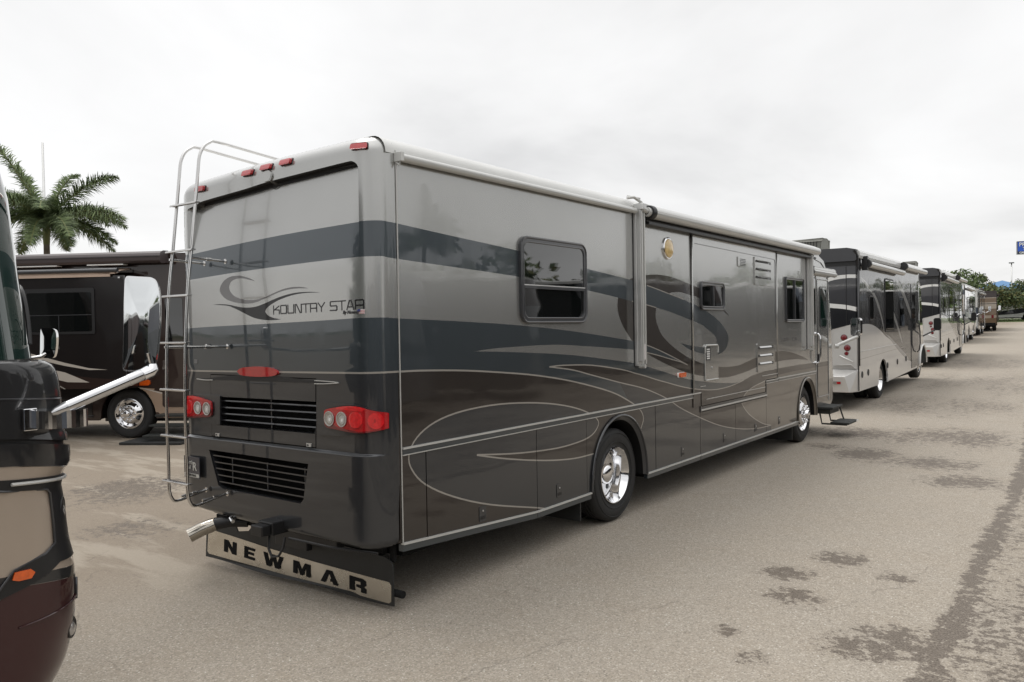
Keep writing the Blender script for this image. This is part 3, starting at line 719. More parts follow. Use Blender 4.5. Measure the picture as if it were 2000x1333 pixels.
# inner frame of the lower grille opening
mb = MB()
for i in range(len(GR2)):
    a, b = GR2[i], GR2[(i+1) % len(GR2)]
    mb.add([rear_map(*a, 0), rear_map(*b, 0), rear_map(*b, -.09), rear_map(*a, -.09)], [(0,1,2,3)])
for i in range(4):
    a, b = GR1[i], GR1[(i+1) % 4]
    mb.add([rear_map(*a, 0), rear_map(*b, 0), rear_map(*b, -.09), rear_map(*a, -.09)], [(0,1,2,3)])
mb.build('grille_surround', GRILLE, rv)
for s_, z in ((-.86,1.203),(-2.035,1.203)):
    mb = MB(); rbox(mb, s_-.027, s_+.027, z-.012, z+.012, .003, .009); rbox(mb, s_-.02, s_-.003, z-.007, z+.004, .009, .011, 1); mb.build('hatch_latch', [ALU, BLACK], hatch, bevel=.002)
# spoiler slot over the hatch
mb = MB()
slot = c_([(-2.30,1.668),(-2.08,1.682),(-1.82,1.706),(-1.5,1.712),(-1.208,1.712),(-.74,1.688),(-.53,1.684)])+[(-.77,1.672),(-2.08,1.664)]
mb.prism(slot, rear_map, .002, .007); mb.build('spoiler_slot', BLACK, rv)
mb = MB(); mb.prism(stroke([(-2.31,1.667),(-2.2,1.661),(-2.08,1.663)], .007), rear_map, .006, .016); mb.build('spoiler_lip', TRIMW, rv)
mb = MB(); mb.prism(stroke([(-.775,1.668),(-.64,1.672),(-.51,1.682),(-.62,1.689),(-.77,1.692)], .006), rear_map, .006, .016)
mb.build('spoiler_lip', TRIMW, rv)
def fit_quad(p, d=.010): return p
# third brake light
mb = MB(); pl = c_([(-1.723,1.742),(-1.66,1.772),(-1.47,1.786),(-1.28,1.779),(-1.204,1.746),(-1.25,1.716),(-1.46,1.705),(-1.66,1.712),(-1.723,1.742)])[:-1]
mb.prism(pl, rear_map, 0, .022); mb.build('brake_light', REDL, rv, bevel=.008)
# marker lights
for s_, z in ((-2.20,3.283),(-1.541,3.335),(-1.305,3.35),(-1.065,3.358),(-.27,3.364)):
    mb = MB(); mb.prism(rrect(s_-.062, s_+.062, z-.022, z+.022, .012, 3), rear_map, -.002, .028); o = mb.build('marker_light', REDL, rv, bevel=.008)
    mb = MB(); mb.prism(rrect(s_-.068, s_+.068, z-.027, z+.027, .012, 3), rear_map, -.002, .006); mb.build('lamp_base', BLACK, o)
# rear camera under its brow
cmb_ = MB(); cmb_.prism(ellipse(-1.29,3.275,.060,.048), rear_map, 0, .012); cmb_.prism(ellipse(-1.29,3.275,.050,.038), rear_map, .012, .014, 0)
cam_part = cmb_.build('camera_housing', SILVER, rv)
mb = MB(); mb.lathe([(0,.028),(.03,.028),(.034,.018),(.034,0)], rear_map(-1.275,3.232,-.02), (0,-1,-.35), 18); mb.build('camera_lens', BLACK, cam_part)
mb = MB(); mb.tube([rear_map(-1.29+.048*math.cos(t), 3.212+.022*math.sin(t), .012) for t in [PI+PI*i/10 for i in range(11)]], .003, 6); mb.build('camera_guard', BLACK, cam_part)
# tail lights: pod, lens, four round lamps
def tail_light(mir):
    q = (lambda s_: -2.755-s_+.03) if mir else (lambda s_: s_)
    T_ = lambda pts: [(q(a), b) for a, b in pts]
    mp_ = rear_map
    pod = T_([(-.75,1.532),(-.649,1.538),(-.361,1.534),(-.105,1.480),(-.098,1.360),(-.307,1.318),(-.514,1.294),(-.74,1.290)])
    o = painted('tail_light', pod, [], CHAR, rv, mp_, .016, .016, cuts=[[(q(-LC*k/9),1.2),(q(-LC*k/9),1.6)] for k in range(1, 9)])
    lens = T_(c_([(-.647,1.474),(-.608,1.490),(-.483,1.510),(-.385,1.520),(-.302,1.517),(-.219,1.495),(-.165,1.483),(-.106,1.473)])[:-1]+[(-.104,1.47),(-.106,1.363)]+c_([(-.108,1.363),(-.168,1.347),(-.268,1.332),(-.391,1.334),(-.513,1.343),(-.629,1.356),(-.653,1.405),(-.650,1.45)]))
    cc = [[(q(-LC*k/9),1.2),(q(-LC*k/9),1.6)] for k in range(1, 9)]
    big = []
    cx, cy = sum(p[0] for p in lens)/len(lens), sum(p[1] for p in lens)/len(lens)
    big = [(cx+(a-cx)*1.028, cy+(b-cy)*1.07) for a, b in lens]
    painted('lens_seal', big, [], BLACK, o, mp_, .020, .01, cuts=cc)
    lo = T_([(-.66,1.42),(-.50,1.36),(-.3,1.34),(-.10,1.36),(-.10,1.30),(-.66,1.30)])
    hi = T_([(-.52,1.492),(-.27,1.487),(-.22,1.53),(-.5,1.54)])
    painted('lens', lens, [(REDD, lo), (REDB, hi)], REDL, o, mp_, .034, .016, cuts=cc)
    for (a, b, rx, ry, mm) in ((-.589,1.420,.050,.052,CLEARL),(-.457,1.422,.050,.052,CLEARL),(-.324,1.423,.056,.058,REDB),(-.185,1.419,.050,.058,REDB)):
        el = ellipse(q(a), b, rx, ry, 24)
        l = painted('round_lamp', el, [], mm, o, mp_, .040, .008)
        if mm is CLEARL:
            painted('reflector', ellipse(q(a)+.008, b-.004, rx*.55, ry*.6, 18), [], ALU, l, mp_, .043, .004)
            painted('bulb', ellipse(q(a)+.010, b-.006, rx*.22, ry*.26, 12), [], WHITEP, l, mp_, .045, .003)
            painted('lamp_ring', stroke([(x, y) for x, y in ellipse(q(a), b, rx, ry, 24)]+[ellipse(q(a), b, rx, ry, 24)[0]], .006, False), [], ALU, l, mp_, .043, .004)
    return o
tail_light(False); tail_light(True)
# ledge highlight strip ends, dealer plate, stickers
mb = MB(); rbox(mb, -2.455,-2.225,.818,.998,.028,.033); pb = mb.build('dealer_plate', mat('plate_blue', (.012,.016,.035), rough=.25, coat=.6), rv, bevel=.002)
mb = MB(); rbox(mb, -2.45,-2.23,.826,.856,.0335,.0345); mb.build('plate_strip', TRIMW, pb)
px_ = rear_map(-2.44, .9, .036)
text_obj('lettering', 'North', .048, TRIMW, pb, (px_.x+.005, px_.y-.0, .935), (1,0,0), (0,0,1))
text_obj('lettering', 'Trail', .048, TRIMW, pb, (px_.x+.005, px_.y-.0, .892), (1,0,0), (0,0,1))
text_obj('lettering', 'R', .10, TRIMW, pb, (px_.x+.12, px_.y-.0, .885), (1,0,0), (0,0,1), bold=.002)
text_obj('lettering', 'NORTH TRAIL', .026, BLACK, pb, (px_.x+.01, px_.y-.0015, .833), (1,0,0), (0,0,1), bold=.001)
mb = MB(); rbox(mb, -2.36,-2.31,1.80,1.835,0,.003); mb.build('sticker', mat('sticker_grey', (.16,.16,.16), rough=.5), rv)
# lettering on the back
stroked_text('KOUNTRY', -1.257, 2.199, .070, .062, .0180, .009, rear_map, .0016, slope=.012).build('lettering', LOGO_K, rv)
stroked_text('STAR', -.595, 2.209, .071, .064, .0175, .009, rear_map, .0016, slope=.012).build('lettering', LOGO_K, rv)
t0 = rear_map(-.462, 2.180, .002)
text_obj('lettering', 'By Newmar', .036, LOGO_K, rv, t0, (1,0,0), (0,0,1), shear=.25, bold=.0006)
fl = MB(); rbox(fl, -.308,-.252,2.178,2.210,.001,.003)
flag = fl.build('flag_sticker', mat('flag_white', (.7,.68,.68), rough=.4), rv)
mb = MB(); rbox(mb, -.308,-.284,2.194,2.210,.0032,.0040); mb.build('flag_canton', mat('flag_blue', (.05,.06,.22), rough=.4), flag)
mb = MB()
for k in range(3): rbox(mb, -.308 if k < 2 else -.284, -.252, 2.181+k*.010, 2.184+k*.010, .0032, .0038)
mb.build('flag_stripes', mat('flag_red', (.5,.05,.06), rough=.4), flag)
# trim where cap meets side
mb = MB(); mb.tube([(-.002,.003,.505),(.006,.003,.52),(.006,.003,3.29)], .005, 8); mb.build('corner_trim', TRIMW, rv)

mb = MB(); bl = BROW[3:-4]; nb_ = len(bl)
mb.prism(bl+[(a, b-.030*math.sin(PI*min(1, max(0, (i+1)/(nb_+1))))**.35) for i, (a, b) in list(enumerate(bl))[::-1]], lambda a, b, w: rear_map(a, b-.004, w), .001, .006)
mb.build('brow_shade_strip', BLACK, rv)  # black strip standing in for the shade under the brow
# ---- side wall
def arch(yc, hw, zt, z0, n=16):
    return [(yc+hw*math.cos(PI*i/n), z0+(zt-z0)*math.sin(PI*i/n)**.9) for i in range(n+1)]
WF = [(10.30,3.31)]
painted('side_wall', [(.012,1.205),(5.13,1.205),(5.13,3.31),(.012,3.31)], LAY, SILVER, rv, side_map, 0, .02)
painted('side_wall', [(5.13,3.19),(8.40,3.19),(8.40,1.20),(11.30,1.20),(11.30,2.0),(11.25,3.05),(11.1,3.19),(10.6,3.31),(5.13,3.31)], LAY, SILVER, rv, side_map, 0, .02)
# slide-out
so = painted('slide_out', [(5.145,1.03),(7.80,1.03),(7.80,1.21),(8.385,1.21),(8.385,3.175),(5.145,3.175)], LAY, SILVER, rv, side_map, .012, .03)
mb = MB()
for pts in ([(5.15,1.21),(5.15,3.17)], [(8.38,1.22),(8.38,3.17)]):
    mb.tube([(.014, a, b) for a, b in pts], .012, 8)
mb.tube([(.014, 5.16, 3.168), (.014, 8.37, 3.168)], .010, 8)
mb.build('slide_trim', SILVER, so)
mb = MB(); mb.tube([(.014,5.24,3.075),(.014,8.06,3.055),(.014,8.28,3.05),(.014,8.31,3.02),(.014,8.31,2.0)], .004, 6); mb.build('panel_seam', GRILLE, so)
mb = MB(); mb.box(.012,.018,5.55,7.80,1.098,1.106); mb.box(.012,.018,7.66,8.38,1.272,1.280); mb.box(.012,.018,5.36,5.52,1.272,1.279); mb.build('slide_rub_strip', TRIMW, so)
# lower panels and compartment doors
def zskirt(y): return .513+(.41-.513)*min(1, y/1.72)
mb_list = [('side_panel', [(.012,.513),(.262,zskirt(.262)),(.262,1.148),(.012,1.148)]),
 ('compartment_door', [(.270,zskirt(.27)),(1.718,.410),(1.718,1.148),(.270,1.148)]),
 ('compartment_door', [(1.726,.410),(2.585,.410),(2.585,1.148),(1.726,1.148)]),
 ('side_panel', [(2.593,.41),(2.65,.41)]+[p for p in arch(3.27,.60,1.10,.41)[::-1]][0:]+[(3.95,.41),(4.10,.41),(4.10,1.148),(2.593,1.148)]),
 ('compartment_door', [(4.108,.41),(5.362,.41),(5.362,1.148),(4.108,1.148)]),
 ('compartment_door', [(5.372,.41),(6.585,.41),(6.585,.945),(5.372,.945)]),
 ('compartment_door', [(6.593,.41),(7.862,.41),(7.862,.945),(6.593,.945)]),
 ('compartment_door', [(7.870,.41),(9.06,.41),(9.06,1.148),(7.870,1.148)]),
 ('side_panel', [(9.068,.41),(9.42,.41)]+arch(9.98,.54,1.09,.41)[::-1]+[(10.545,.41),(10.545,1.19),(9.068,1.148)])]
doors = []
for nm, pl in mb_list:
    o = painted(nm, pl, LAY, CHAR, rv, side_map, .002 if nm == 'compartment_door' else 0, .02)
    if nm == 'compartment_door': doors.append(o)
# dark backing behind every gap
mb = MB(); mb.box(-.05,-.022,.03,2.62,.50,3.28); mb.box(-.05,-.022,3.92,9.35,.45,3.28); mb.box(-.05,-.022,2.62,3.92,1.16,3.28); mb.box(-.05,-.022,9.35,11.2,1.16,3.2)
mb.build('wall_core', MATTE, rv)
for k, (y, z, dr) in enumerate(((.93,.545,0),(2.08,.535,1),(4.83,.53,2),(6.17,.535,3),(7.39,.53,4),(8.46,.53,5))):
    mb = MB(); mb.prism(rrect(y-.045, y+.045, z-.062, z+.062, .012, 3), lambda a, b, w: Vector((w, a, b)), .001, .007)
    mb.prism(rrect(y-.032, y+.032, z-.045, z-.018, .006, 2), lambda a, b, w: Vector((w, a, b)), .007, .0085, 1)
    mb.lathe([(0,.008),(.004,.008),(.004,0)], (.007, y, z+.025), (1,0,0), 10, m=2)
    mb.build('latch', [CHAR, BLACK, ALU], doors[dr])
# belt rail
def rail(y0, y1, z, h=.040):
    mb = MB(); mb.prism([(y0, z), (y1, z), (y1, z+h), (y0, z+h)], lambda a, b, w: Vector((w, a, b)), -.02, .008, 0)
    mb.box(.0, .018, y0, y1, z+h-.002, z+h+.012, 1); mb.box(.0, .011, y0, y1, z-.008, z-.001, 1)
    return mb.build('belt_rail', [SLATE, TRIMW], rv)
rail(.014, 5.375, 1.155, .040); rail(7.84, 8.42, 1.155, .030); rail(8.44, 10.52, 1.158, .034)
mb = MB(); mb.prism([(5.372,.955),(7.868,.955),(7.868,1.02),(5.372,1.02)], lambda a, b, w: Vector((w, a, b)), -.02, .010, 0); mb.box(0,.020,5.38,7.86,.968,.986,1)
mb.box(-.02,.012,5.366,5.395,.95,1.20,2); mb.box(-.02,.012,7.845,7.868,.95,1.16,2); mb.build('belt_rail', [CHAR, TRIMW, CHAR], rv)
# skirt rails
def skirt(y0, y1):
    mb = MB(); fn = lambda a, b, w: Vector((w, a, zskirt(a)+b))
    ys_ = sorted({y0, y1} | ({1.72} if y0 < 1.72 < y1 else set()))
    for a, b in zip(ys_, ys_[1:]):
        mb.prism([(a,-.010),(b,-.010),(b,.006),(a,.006)], fn, -.02, .016, 1)
        mb.prism([(a,-.060),(b,-.060),(b,-.011),(a,-.011)], fn, -.04, .004, 0)
    return mb.build('skirt_rail', [SLATE, TRIMW], rv)
skirt(.005, 1.716); skirt(1.722, 2.66); skirt(3.885, 5.36); skirt(5.375, 7.86); skirt(7.87, 9.42)
# wheel arches: trim lip and dark well
def arch_trim(yc, hw, zt, z0):
    a = arch(yc, hw, zt, z0, 28)
    mb = MB(); mb.tube([(.012, p[0], p[1]) for p in a], [.014]*len(a), 8, 0)
    b = arch(yc, hw-.045, zt-.05, z0, 28)
    vs = [(.016, *p) for p in a]+[(-.02, *p) for p in b]+[(-.55, *p) for p in b]; n = len(a)
    mb.add(vs[:2*n], [(i, i+1, n+i+1, n+i) for i in range(n-1)], 0, True)
    o = mb.build('wheel_arch', TAUPE if yc > 5 else CHAR, rv)
    mb = MB(); mb.add(vs[n:], [(i, i+1, n+i+1, n+i) for i in range(n-1)], 0, True)
    mb.box(-.60,-.55, yc-hw-.1, yc+hw+.1, z0-.1, zt+.1)
    mb.build('wheel_well', MATTE, rv)
arch_trim(3.27, .60, 1.12, .41); arch_trim(9.98, .54, 1.11, .41)
make_wheel(rv, 3.255, .49, -.045, True)
make_wheel(rv, 9.90, .49, -.05, False)
for x in (-2.18,):
    mb = tyre_mb((x-.05, 3.255, .49)); mb.build('tyre', RUBBER, rv); mb = tyre_mb((x-.05, 9.9, .49)); mb.build('tyre', RUBBER, rv)
# undercarriage
mb = MB()
mb.box(-2.35,-.15,.15,2.3,.36,.60); mb.box(-2.2,-.6,.9,2.2,.26,.40); mb.box(-2.35,-.06,4.0,9.2,.34,.50); mb.box(-1.9,-.7,0.1,11.2,.42,.62)
mb.box(-2.3,-.5,2.9,3.45,.38,.56); mb.box(-2.2,-.3,9.7,10.1,.36,.50); mb.box(-2.4,-.3,10.4,11.7,.46,.62)
mb.build('undercarriage', MATTE, rv)
mb = MB(); mb.box(-.62,-.02,2.48,2.50,.16,.55); mb.build('mud_flap', RUBMAT, rv)
mb = MB(); mb.box(-.62,-.02,9.18,9.20,.12,.50); mb.build('mud_flap', RUBMAT, rv)

# ---- roof: extruded crowned section with rounded edges, front end drops
mb = MB(); sec = []
zr0 = ztop(0)
for i in range(7):
    t = PI/2*i/6; sec.append((-.13+.13*math.cos(t), zr0-.13+.13*math.sin(t)))
for x in (-.5,-1.0,-1.5,-2.0,-2.3): sec.append((x, ztop(x)))
for i in range(1, 7):
    t = PI/2+PI/2*i/6; sec.append((-2.37+.13*math.cos(t), ztop(-2.5)-.13+.13*math.sin(t)))
sts = [(-.094,.001),(0,.001),(10.2,0),(10.5,-.02),(10.8,-.075)]
vs = [(x, y, z+dz) for y, dz in sts for x, z in sec]; n = len(sec)
mb.add(vs, [(j*n+i, j*n+i+1, (j+1)*n+i+1, (j+1)*n+i) for j in range(len(sts)-1) for i in range(n-1)], 0, True)
mb.build('roof', ROOFM, rv)
mb = MB(); fn = lambda a, b, w: Vector((a, w, b))
mb.prism([(-.004,3.300),(.010,3.305),(.014,3.325),(.008,3.345),(-.004,3.35)], fn, .0, 10.4); mb.build('gutter', TRIMW, rv)
# front end: lofted cap
LV = [(.50,11.82,.02),(.60,11.90,0),(1.0,11.95,0),(1.8,11.86,0),(2.2,11.79,0),(2.6,11.70,0),(2.9,11.60,0),(3.05,11.50,0),(3.15,11.38,.012),(3.24,11.22,.03),(3.32,11.0,.05),(3.38,10.75,.09),(3.42,10.5,.14)]
vs = []; fs = []; mi_ = []; ns = 0
for z, yf, d in LV:
    ring = [(-d-.006, 10.50, z), (-d-.006, yf-.28, z)]
    for k in range(1, 7):
        t = PI/2*k/6; ring.append((-.28-d+.274*math.cos(t), yf-.28+.28*math.sin(t), z))
    ring += [(-.7, yf+.05, z), (-1.25, yf+.07, z), (-1.8, yf+.05, z)]
    for k in range(0, 7):
        t = PI/2+PI/2*k/6; ring.append((-2.22+d+.28*math.cos(t), yf-.28+.28*math.sin(t), z))
    ring.append((-2.5+d, 10.50, z)); ns = len(ring); vs += ring
mb = MB()
for j in range(len(LV)-1):
    for i in range(ns-1):
        zc = (LV[j][0]+LV[j+1][0])/2
        m = 1 if (i >= 6 and i <= 11 and 1.8 < zc < 3.0) else (2 if zc < 1.0 else 0)
        fs.append((j*ns+i, j*ns+i+1, (j+1)*ns+i+1, (j+1)*ns+i)); mi_.append(m)
k0 = len(mb.v); mb.v += vs; mb.f += [list(f) for f in fs]; mb.m += mi_; mb.sm += [True]*len(fs)
mb.add([vs[(len(LV)-1)*ns+i] for i in range(ns)], [tuple(range(ns))])
mb.build('front_cap', [SILVER, GLASS, TAUPE], rv)
mb = MB(); mb.tube([(.004,10.50,3.19),(.006,10.9,3.15),(.004,11.15,3.05),(.004,11.27,2.95)], .006, 8); mb.build('cap_seam', GRILLE, rv)
# entry door
dr = painted('entry_door', [(10.56,.70)]+rrect(10.56,11.33,.69,2.87,.04,3)[5:]+[], LAY+[(TAUPE,[(10,0),(12,0),(12,1.25),(10,1.25)])], SILVER, rv, side_map, .010, .02) if False else \
     painted('entry_door', rrect(10.56,11.32,.69,2.86,.05,4), LAY, SILVER, rv, side_map, .012, .025)
mb = MB(); p = rrect(10.585,11.295,.72,2.835,.04,4); p.append(p[0]); mb.tube([(.014, a, b) for a, b in p], .006, 6, caps=False); mb.build('door_seal', GRILLE, dr)
mb = MB(); mb.prism(rrect(10.74,11.20,1.96,2.72,.10,6), lambda a, b, w: Vector((w, a, b)), .010, .022); o = mb.build('window_frame', GRILLE, dr, bevel=.004)
mb = MB(); mb.prism(rrect(10.77,11.17,1.99,2.69,.09,6), lambda a, b, w: Vector((w, a, b)), .018, .025); mb.build('pane', GLASSG, o)
mb = MB(); mb.prism(rrect(10.62,10.68,1.32,1.50,.02,3), lambda a, b, w: Vector((w, a, b)), .010, .030); mb.build('door_handle', BLACK, dr, bevel=.004)
mb = MB(); mb.box(-.02,.012,11.325,11.345,.62,2.9); mb.box(-.02,.012,10.548,10.556,.62,2.9); mb.build('door_jamb', TRIMW, rv)
painted('side_panel', [(10.548,.62),(11.34,.62),(11.34,.685),(10.548,.685)], [], TAUPE, rv, side_map, 0, .02)
mb = MB(); mb.prism(rrect(10.33,10.50,2.02,2.86,.03,3), lambda a, b, w: Vector((w, a, b)), 0, .014); o = mb.build('cab_window', BLACK, rv, bevel=.003)
mb = MB(); mb.prism(rrect(10.345,10.485,2.035,2.845,.025,3), lambda a, b, w: Vector((w, a, b)), .01, .016); mb.build('pane', GLASS, o)
# grab handle
mb = MB(); mb.tube([(.01,10.52,1.86),(.05,10.52,1.86),(.075,10.52,1.82),(.085,10.52,1.75),(.085,10.52,1.45),(.075,10.52,1.38),(.05,10.52,1.34),(.01,10.52,1.34)], .016, 10)
mb.lathe([(0,.035),(.014,.035),(.02,.02)], (0,10.52,1.86), (1,0,0), 14); mb.lathe([(0,.035),(.014,.035),(.02,.02)], (0,10.52,1.34), (1,0,0), 14)
mb.build('grab_handle', CHROME, rv)
# door awning
mb = MB(); fn = lambda a, b, w: Vector((a, w, b))
mb.prism([(0,2.925),(.055,2.905),(.10,2.925),(.105,2.965),(.085,2.985),(.085,3.005),(.07,3.045),(.03,3.06),(0,3.06)], fn, 10.18, 11.62)
o = mb.build('door_awning', TRIMW, rv, bevel=.006)
mb = MB(); mb.box(-.0,.09,10.165,10.178,2.91,3.05); mb.build('end_cap', BLACK, o)
# steps
st = bpy.data.objects.new('entry_steps', None); COL.objects.link(st); st.parent = rv
STP = mat('step_black', (.02,.022,.02), rough=.6, var=.3, vscale=20)
mb = MB(); mb.box(-.1,.26,10.62,11.30,.505,.545); mb.build('tread', STP, st, bevel=.008)
mb = MB(); mb.box(.20,.52,10.66,11.34,.245,.280); mb.build('tread', STP, st, bevel=.008)
mb = MB(); mb.tube([(.0,10.70,.50),(.05,10.70,.24),(.48,10.70,.24)], .016, 6); mb.tube([(.22,11.22,.52),(.30,11.22,.27)], .014, 6); mb.tube([(.0,11.28,.50),(.05,11.28,.24),(.48,11.28,.24)], .016, 6)
mb.box(-.1,.20,10.66,11.26,.42,.50); mb.build('step_frame', STP, st)
mb = MB(); mb.box(.512,.524,11.2,11.345,.25,.28); mb.build('step_light', WHITEP, st)
# front mirror on its arm
mb = MB(); mb.tube([(.0,11.80,1.60),(.06,11.84,1.60)], .045, 10); mb.tube([(.05,11.83,1.62),(.34,12.12,1.78)], .032, 12)
ma = mb.build('mirror_arm', TRIMW, rv)
mb = MB(); mb.prism(rrect(.22,.40,1.79,2.14,.05,4), lambda a, b, w: Vector((a, w, b)), 12.10, 12.26); mh = mb.build('mirror_head', CHROME, ma, bevel=.02)
mb = MB(); mb.prism(rrect(.235,.385,1.82,2.12,.04,4), lambda a, b, w: Vector((a, w, b)), 12.094, 12.102); mb.build('mirror_glass', MIRROR, mh)

# ---- windows on the side
def slider(y0, y1, z0, z1, r, vert, parent, fw=.05, x0=0, name='window'):
    fn = lambda a, b, w: Vector((w+x0, a, b))
    fr = painted(name, rrect(y0, y1, z0, z1, r, 6), [], GRILLE, parent, lambda a, b, w: Vector((w+x0, a, b)), .024, .024, holes=[rrect(y0+fw, y1-fw, z0+fw, z1-fw, max(.01, r-fw*.6), 6)])
    mb = MB(); pth = rrect(y0+.012, y1-.012, z0+.012, z1-.012, r-.01, 6); pth.append(pth[0]); mb.tube([(x0+.024, a, b) for a, b in pth], .009, 8, caps=False)
    pth = rrect(y0+fw-.006, y1-fw+.006, z0+fw-.006, z1-fw+.006, max(.012, r-fw*.6), 6); pth.append(pth[0]); mb.tube([(x0+.020, a, b) for a, b in pth], .007, 8, caps=False)
    mb.build('frame_bead', GRILLE, fr)
    if vert is not None:
        kind, v = vert
        if kind == 'h':
            mb = MB(); mb.box(x0+.0, x0+.018, y0+fw, y1-fw, v+.004, z1-fw); mb.build('pane', GLASS, fr)
            mb = MB(); mb.box(x0+.0, x0+.006, y0+fw, y1-fw, z0+fw, v-.004); mb.build('pane', GLASS, fr)
            mb = MB(); mb.box(x0, x0+.026, y0+fw-.01, y1-fw+.01, v-.020, v+.004); mb.box(x0+.0, x0+.029, y0+fw-.01, y1-fw+.01, v+.006, v+.016, 1); mb.build('mullion', [GRILLE, ALU], fr)
        else:
            mb = MB(); mb.box(x0+.0, x0+.006, y0+fw, v-.004, z0+fw, z1-fw); mb.build('pane', GLASS, fr)
            mb = MB(); mb.box(x0+.0, x0+.016, v+.004, y1-fw, z0+fw, z1-fw); mb.build('pane', GLASS, fr)
            mb = MB(); mb.box(x0, x0+.026, v-.022, v+.006, z0+fw-.01, z1-fw+.01); mb.box(x0, x0+.022, y0+fw, y1-fw, z0+fw-.012, z0+fw, 1); mb.build('mullion', [GRILLE, ALU], fr)
    return fr
slider(1.495, 2.605, 2.095, 2.865, .10, ('h', 2.425), rv, .055)
slider(5.36, 6.155, 2.245, 2.612, .07, ('v', 5.79), so, .05, .012)
slider(8.81, 9.79, 2.075, 2.812, .05, ('v', 9.30), rv, .045)
# vents
def vent(y0, y1, z0, z1, n, parent, x0=.012, two=True, dark=True):
    fn = lambda a, b, w: Vector((w+x0, a, b))
    mb = MB(); mb.prism(rrect(y0, y1, z0, z1, .02, 3), fn, 0, .014); fr = mb.build('vent_cover', SILVER, parent, bevel=.003)
    h = (z1-z0-.06)/n
    for k in range(n):
        zb_ = z0+.035+k*h
        mb = MB(); mb.box(x0+.013, x0+.0155, y0+.07, y1-.16, zb_+h*.55, zb_+h*.86); mb.box(x0+.013, x0+.0155, y1-.12, y1-.06, zb_+h*.48, zb_+h*.82)
        if two: mb.box(x0+.013, x0+.0155, y0+.03, y0+.055, zb_+h*.52, zb_+h*.82)
        lo = mb.build('louvre_slot', BLACK, fr)
        mb = MB(); mb.add([(x0+.014, y0+.07, zb_+h*.86), (x0+.014, y1-.16, zb_+h*.86), (x0+.034, y1-.16, zb_+h*.66), (x0+.034, y0+.07, zb_+h*.66)], [(0,1,2,3)]); mb.build('louvre', SILVER, fr)
    return fr
vent(7.36, 8.12, 2.63, 3.04, 3, so)
vent(7.44, 8.20, 1.345, 1.765, 3, so)
mb = MB(); fn = lambda a, b, w: Vector((w+.012, a, b)); mb.prism(rrect(6.70,7.02,2.865,3.0,.012,3), fn, 0, .012); vs_o = mb.build('vent_cover', SILVER, so, bevel=.003)
for k in range(5):
    mb = MB(); mb.box(.024,.027,6.77,6.99,2.878+k*.022,2.888+k*.022); mb.build('louvre_slot', BLACK, vs_o)
# water heater door
mb = MB(); mb.prism(rrect(5.49,5.94,1.335,1.80,.03,4), fn, 0, .010); wh = mb.build('heater_door', TAUPE if False else SILVER, so, bevel=.003)
mb = MB(); mb.tube([(.026,5.50,1.70),(.026,5.50,1.77),(.026,5.53,1.795),(.026,5.90,1.79),(.026,5.93,1.765),(.026,5.93,1.69)], .010, 8); mb.tube([(.024,5.50,1.70),(.024,5.50,1.35)], .004, 6); mb.tube([(.026,5.52,1.345),(.026,5.93,1.345)], .008, 6); mb.build('door_trim', TRIMW, wh)
mb = MB()
mb.box(.021,.024,5.53,5.68,1.60,1.77,0)
for k in range(5): mb.box(.024,.030,5.55,5.64,1.615+k*.029,1.633+k*.029,1)
mb.build('louvre', [BLACK, WHITEP], wh)
mb = MB(); mb.lathe([(0,.012),(.01,.012),(.012,0)], (.02,5.72,1.50), (1,0,0), 10); mb.build('knob', ALU, wh)
# clearance light, porch light
mb = MB(); mb.prism(rrect(4.71,4.91,1.427,1.487,.02,3), lambda a, b, w: Vector((w, a, b)), 0, .008); cl = mb.build('lamp_base', WHITEP, rv, bevel=.002)
mb = MB(); mb.prism(rrect(4.735,4.905,1.430,1.484,.02,3), lambda a, b, w: Vector((w, a, b)), .006, .030); mb.build('side_marker_light', AMBER, cl, bevel=.008)
mb = MB(); mb.lathe([(0,.130),(.015,.130),(.022,.120),(.022,.112)], (0,4.48,2.958), (1,0,0), 28); pl_ = mb.build('porch_light', CHROME, rv)
mb = MB(); mb.lathe([(.018,.114),(.032,.105),(.044,.075),(.050,.04),(.051,.001)], (0,4.48,2.958), (1,0,0), 28); mb.build('lens', GOLD, pl_)
# side lettering near the front
t_ = stroked_text('KOUNTRY', 8.62, 1.775, .050, .045, .014, .007, lambda a, b, w: Vector((w, a, b)), .0016); t_.build('lettering', LOGO_G, rv)
stroked_text('STAR', 9.17, 1.775, .050, .045, .014, .007, lambda a, b, w: Vector((w, a, b)), .0016).build('lettering', LOGO_G, rv)

# ---- rear window topper roll
wa_ = bpy.data.objects.new('window_topper', None); COL.objects.link(wa_); wa_.parent = rv
mb = MB(); mb.tube([(.042,.02,3.292),(.042,3.60,3.300)], .030, 14); mb.build('roll', TRIMW, wa_)
mb = MB(); mb.box(.0,.075,-.012,.018,3.262,3.330); mb.tube([(.01,0,3.26),(.05,0,3.235),(.045,0,3.262)], .010, 6); mb.build('end_bracket', TRIMW, wa_, bevel=.006)
mb = MB(); mb.prism([(0,3.318),(.035,3.326),(.070,3.306),(.073,3.296),(.035,3.315)], lambda a, b, w: Vector((a, w, b)), .02, 3.6); mb.build('valance', TRIMW, wa_)
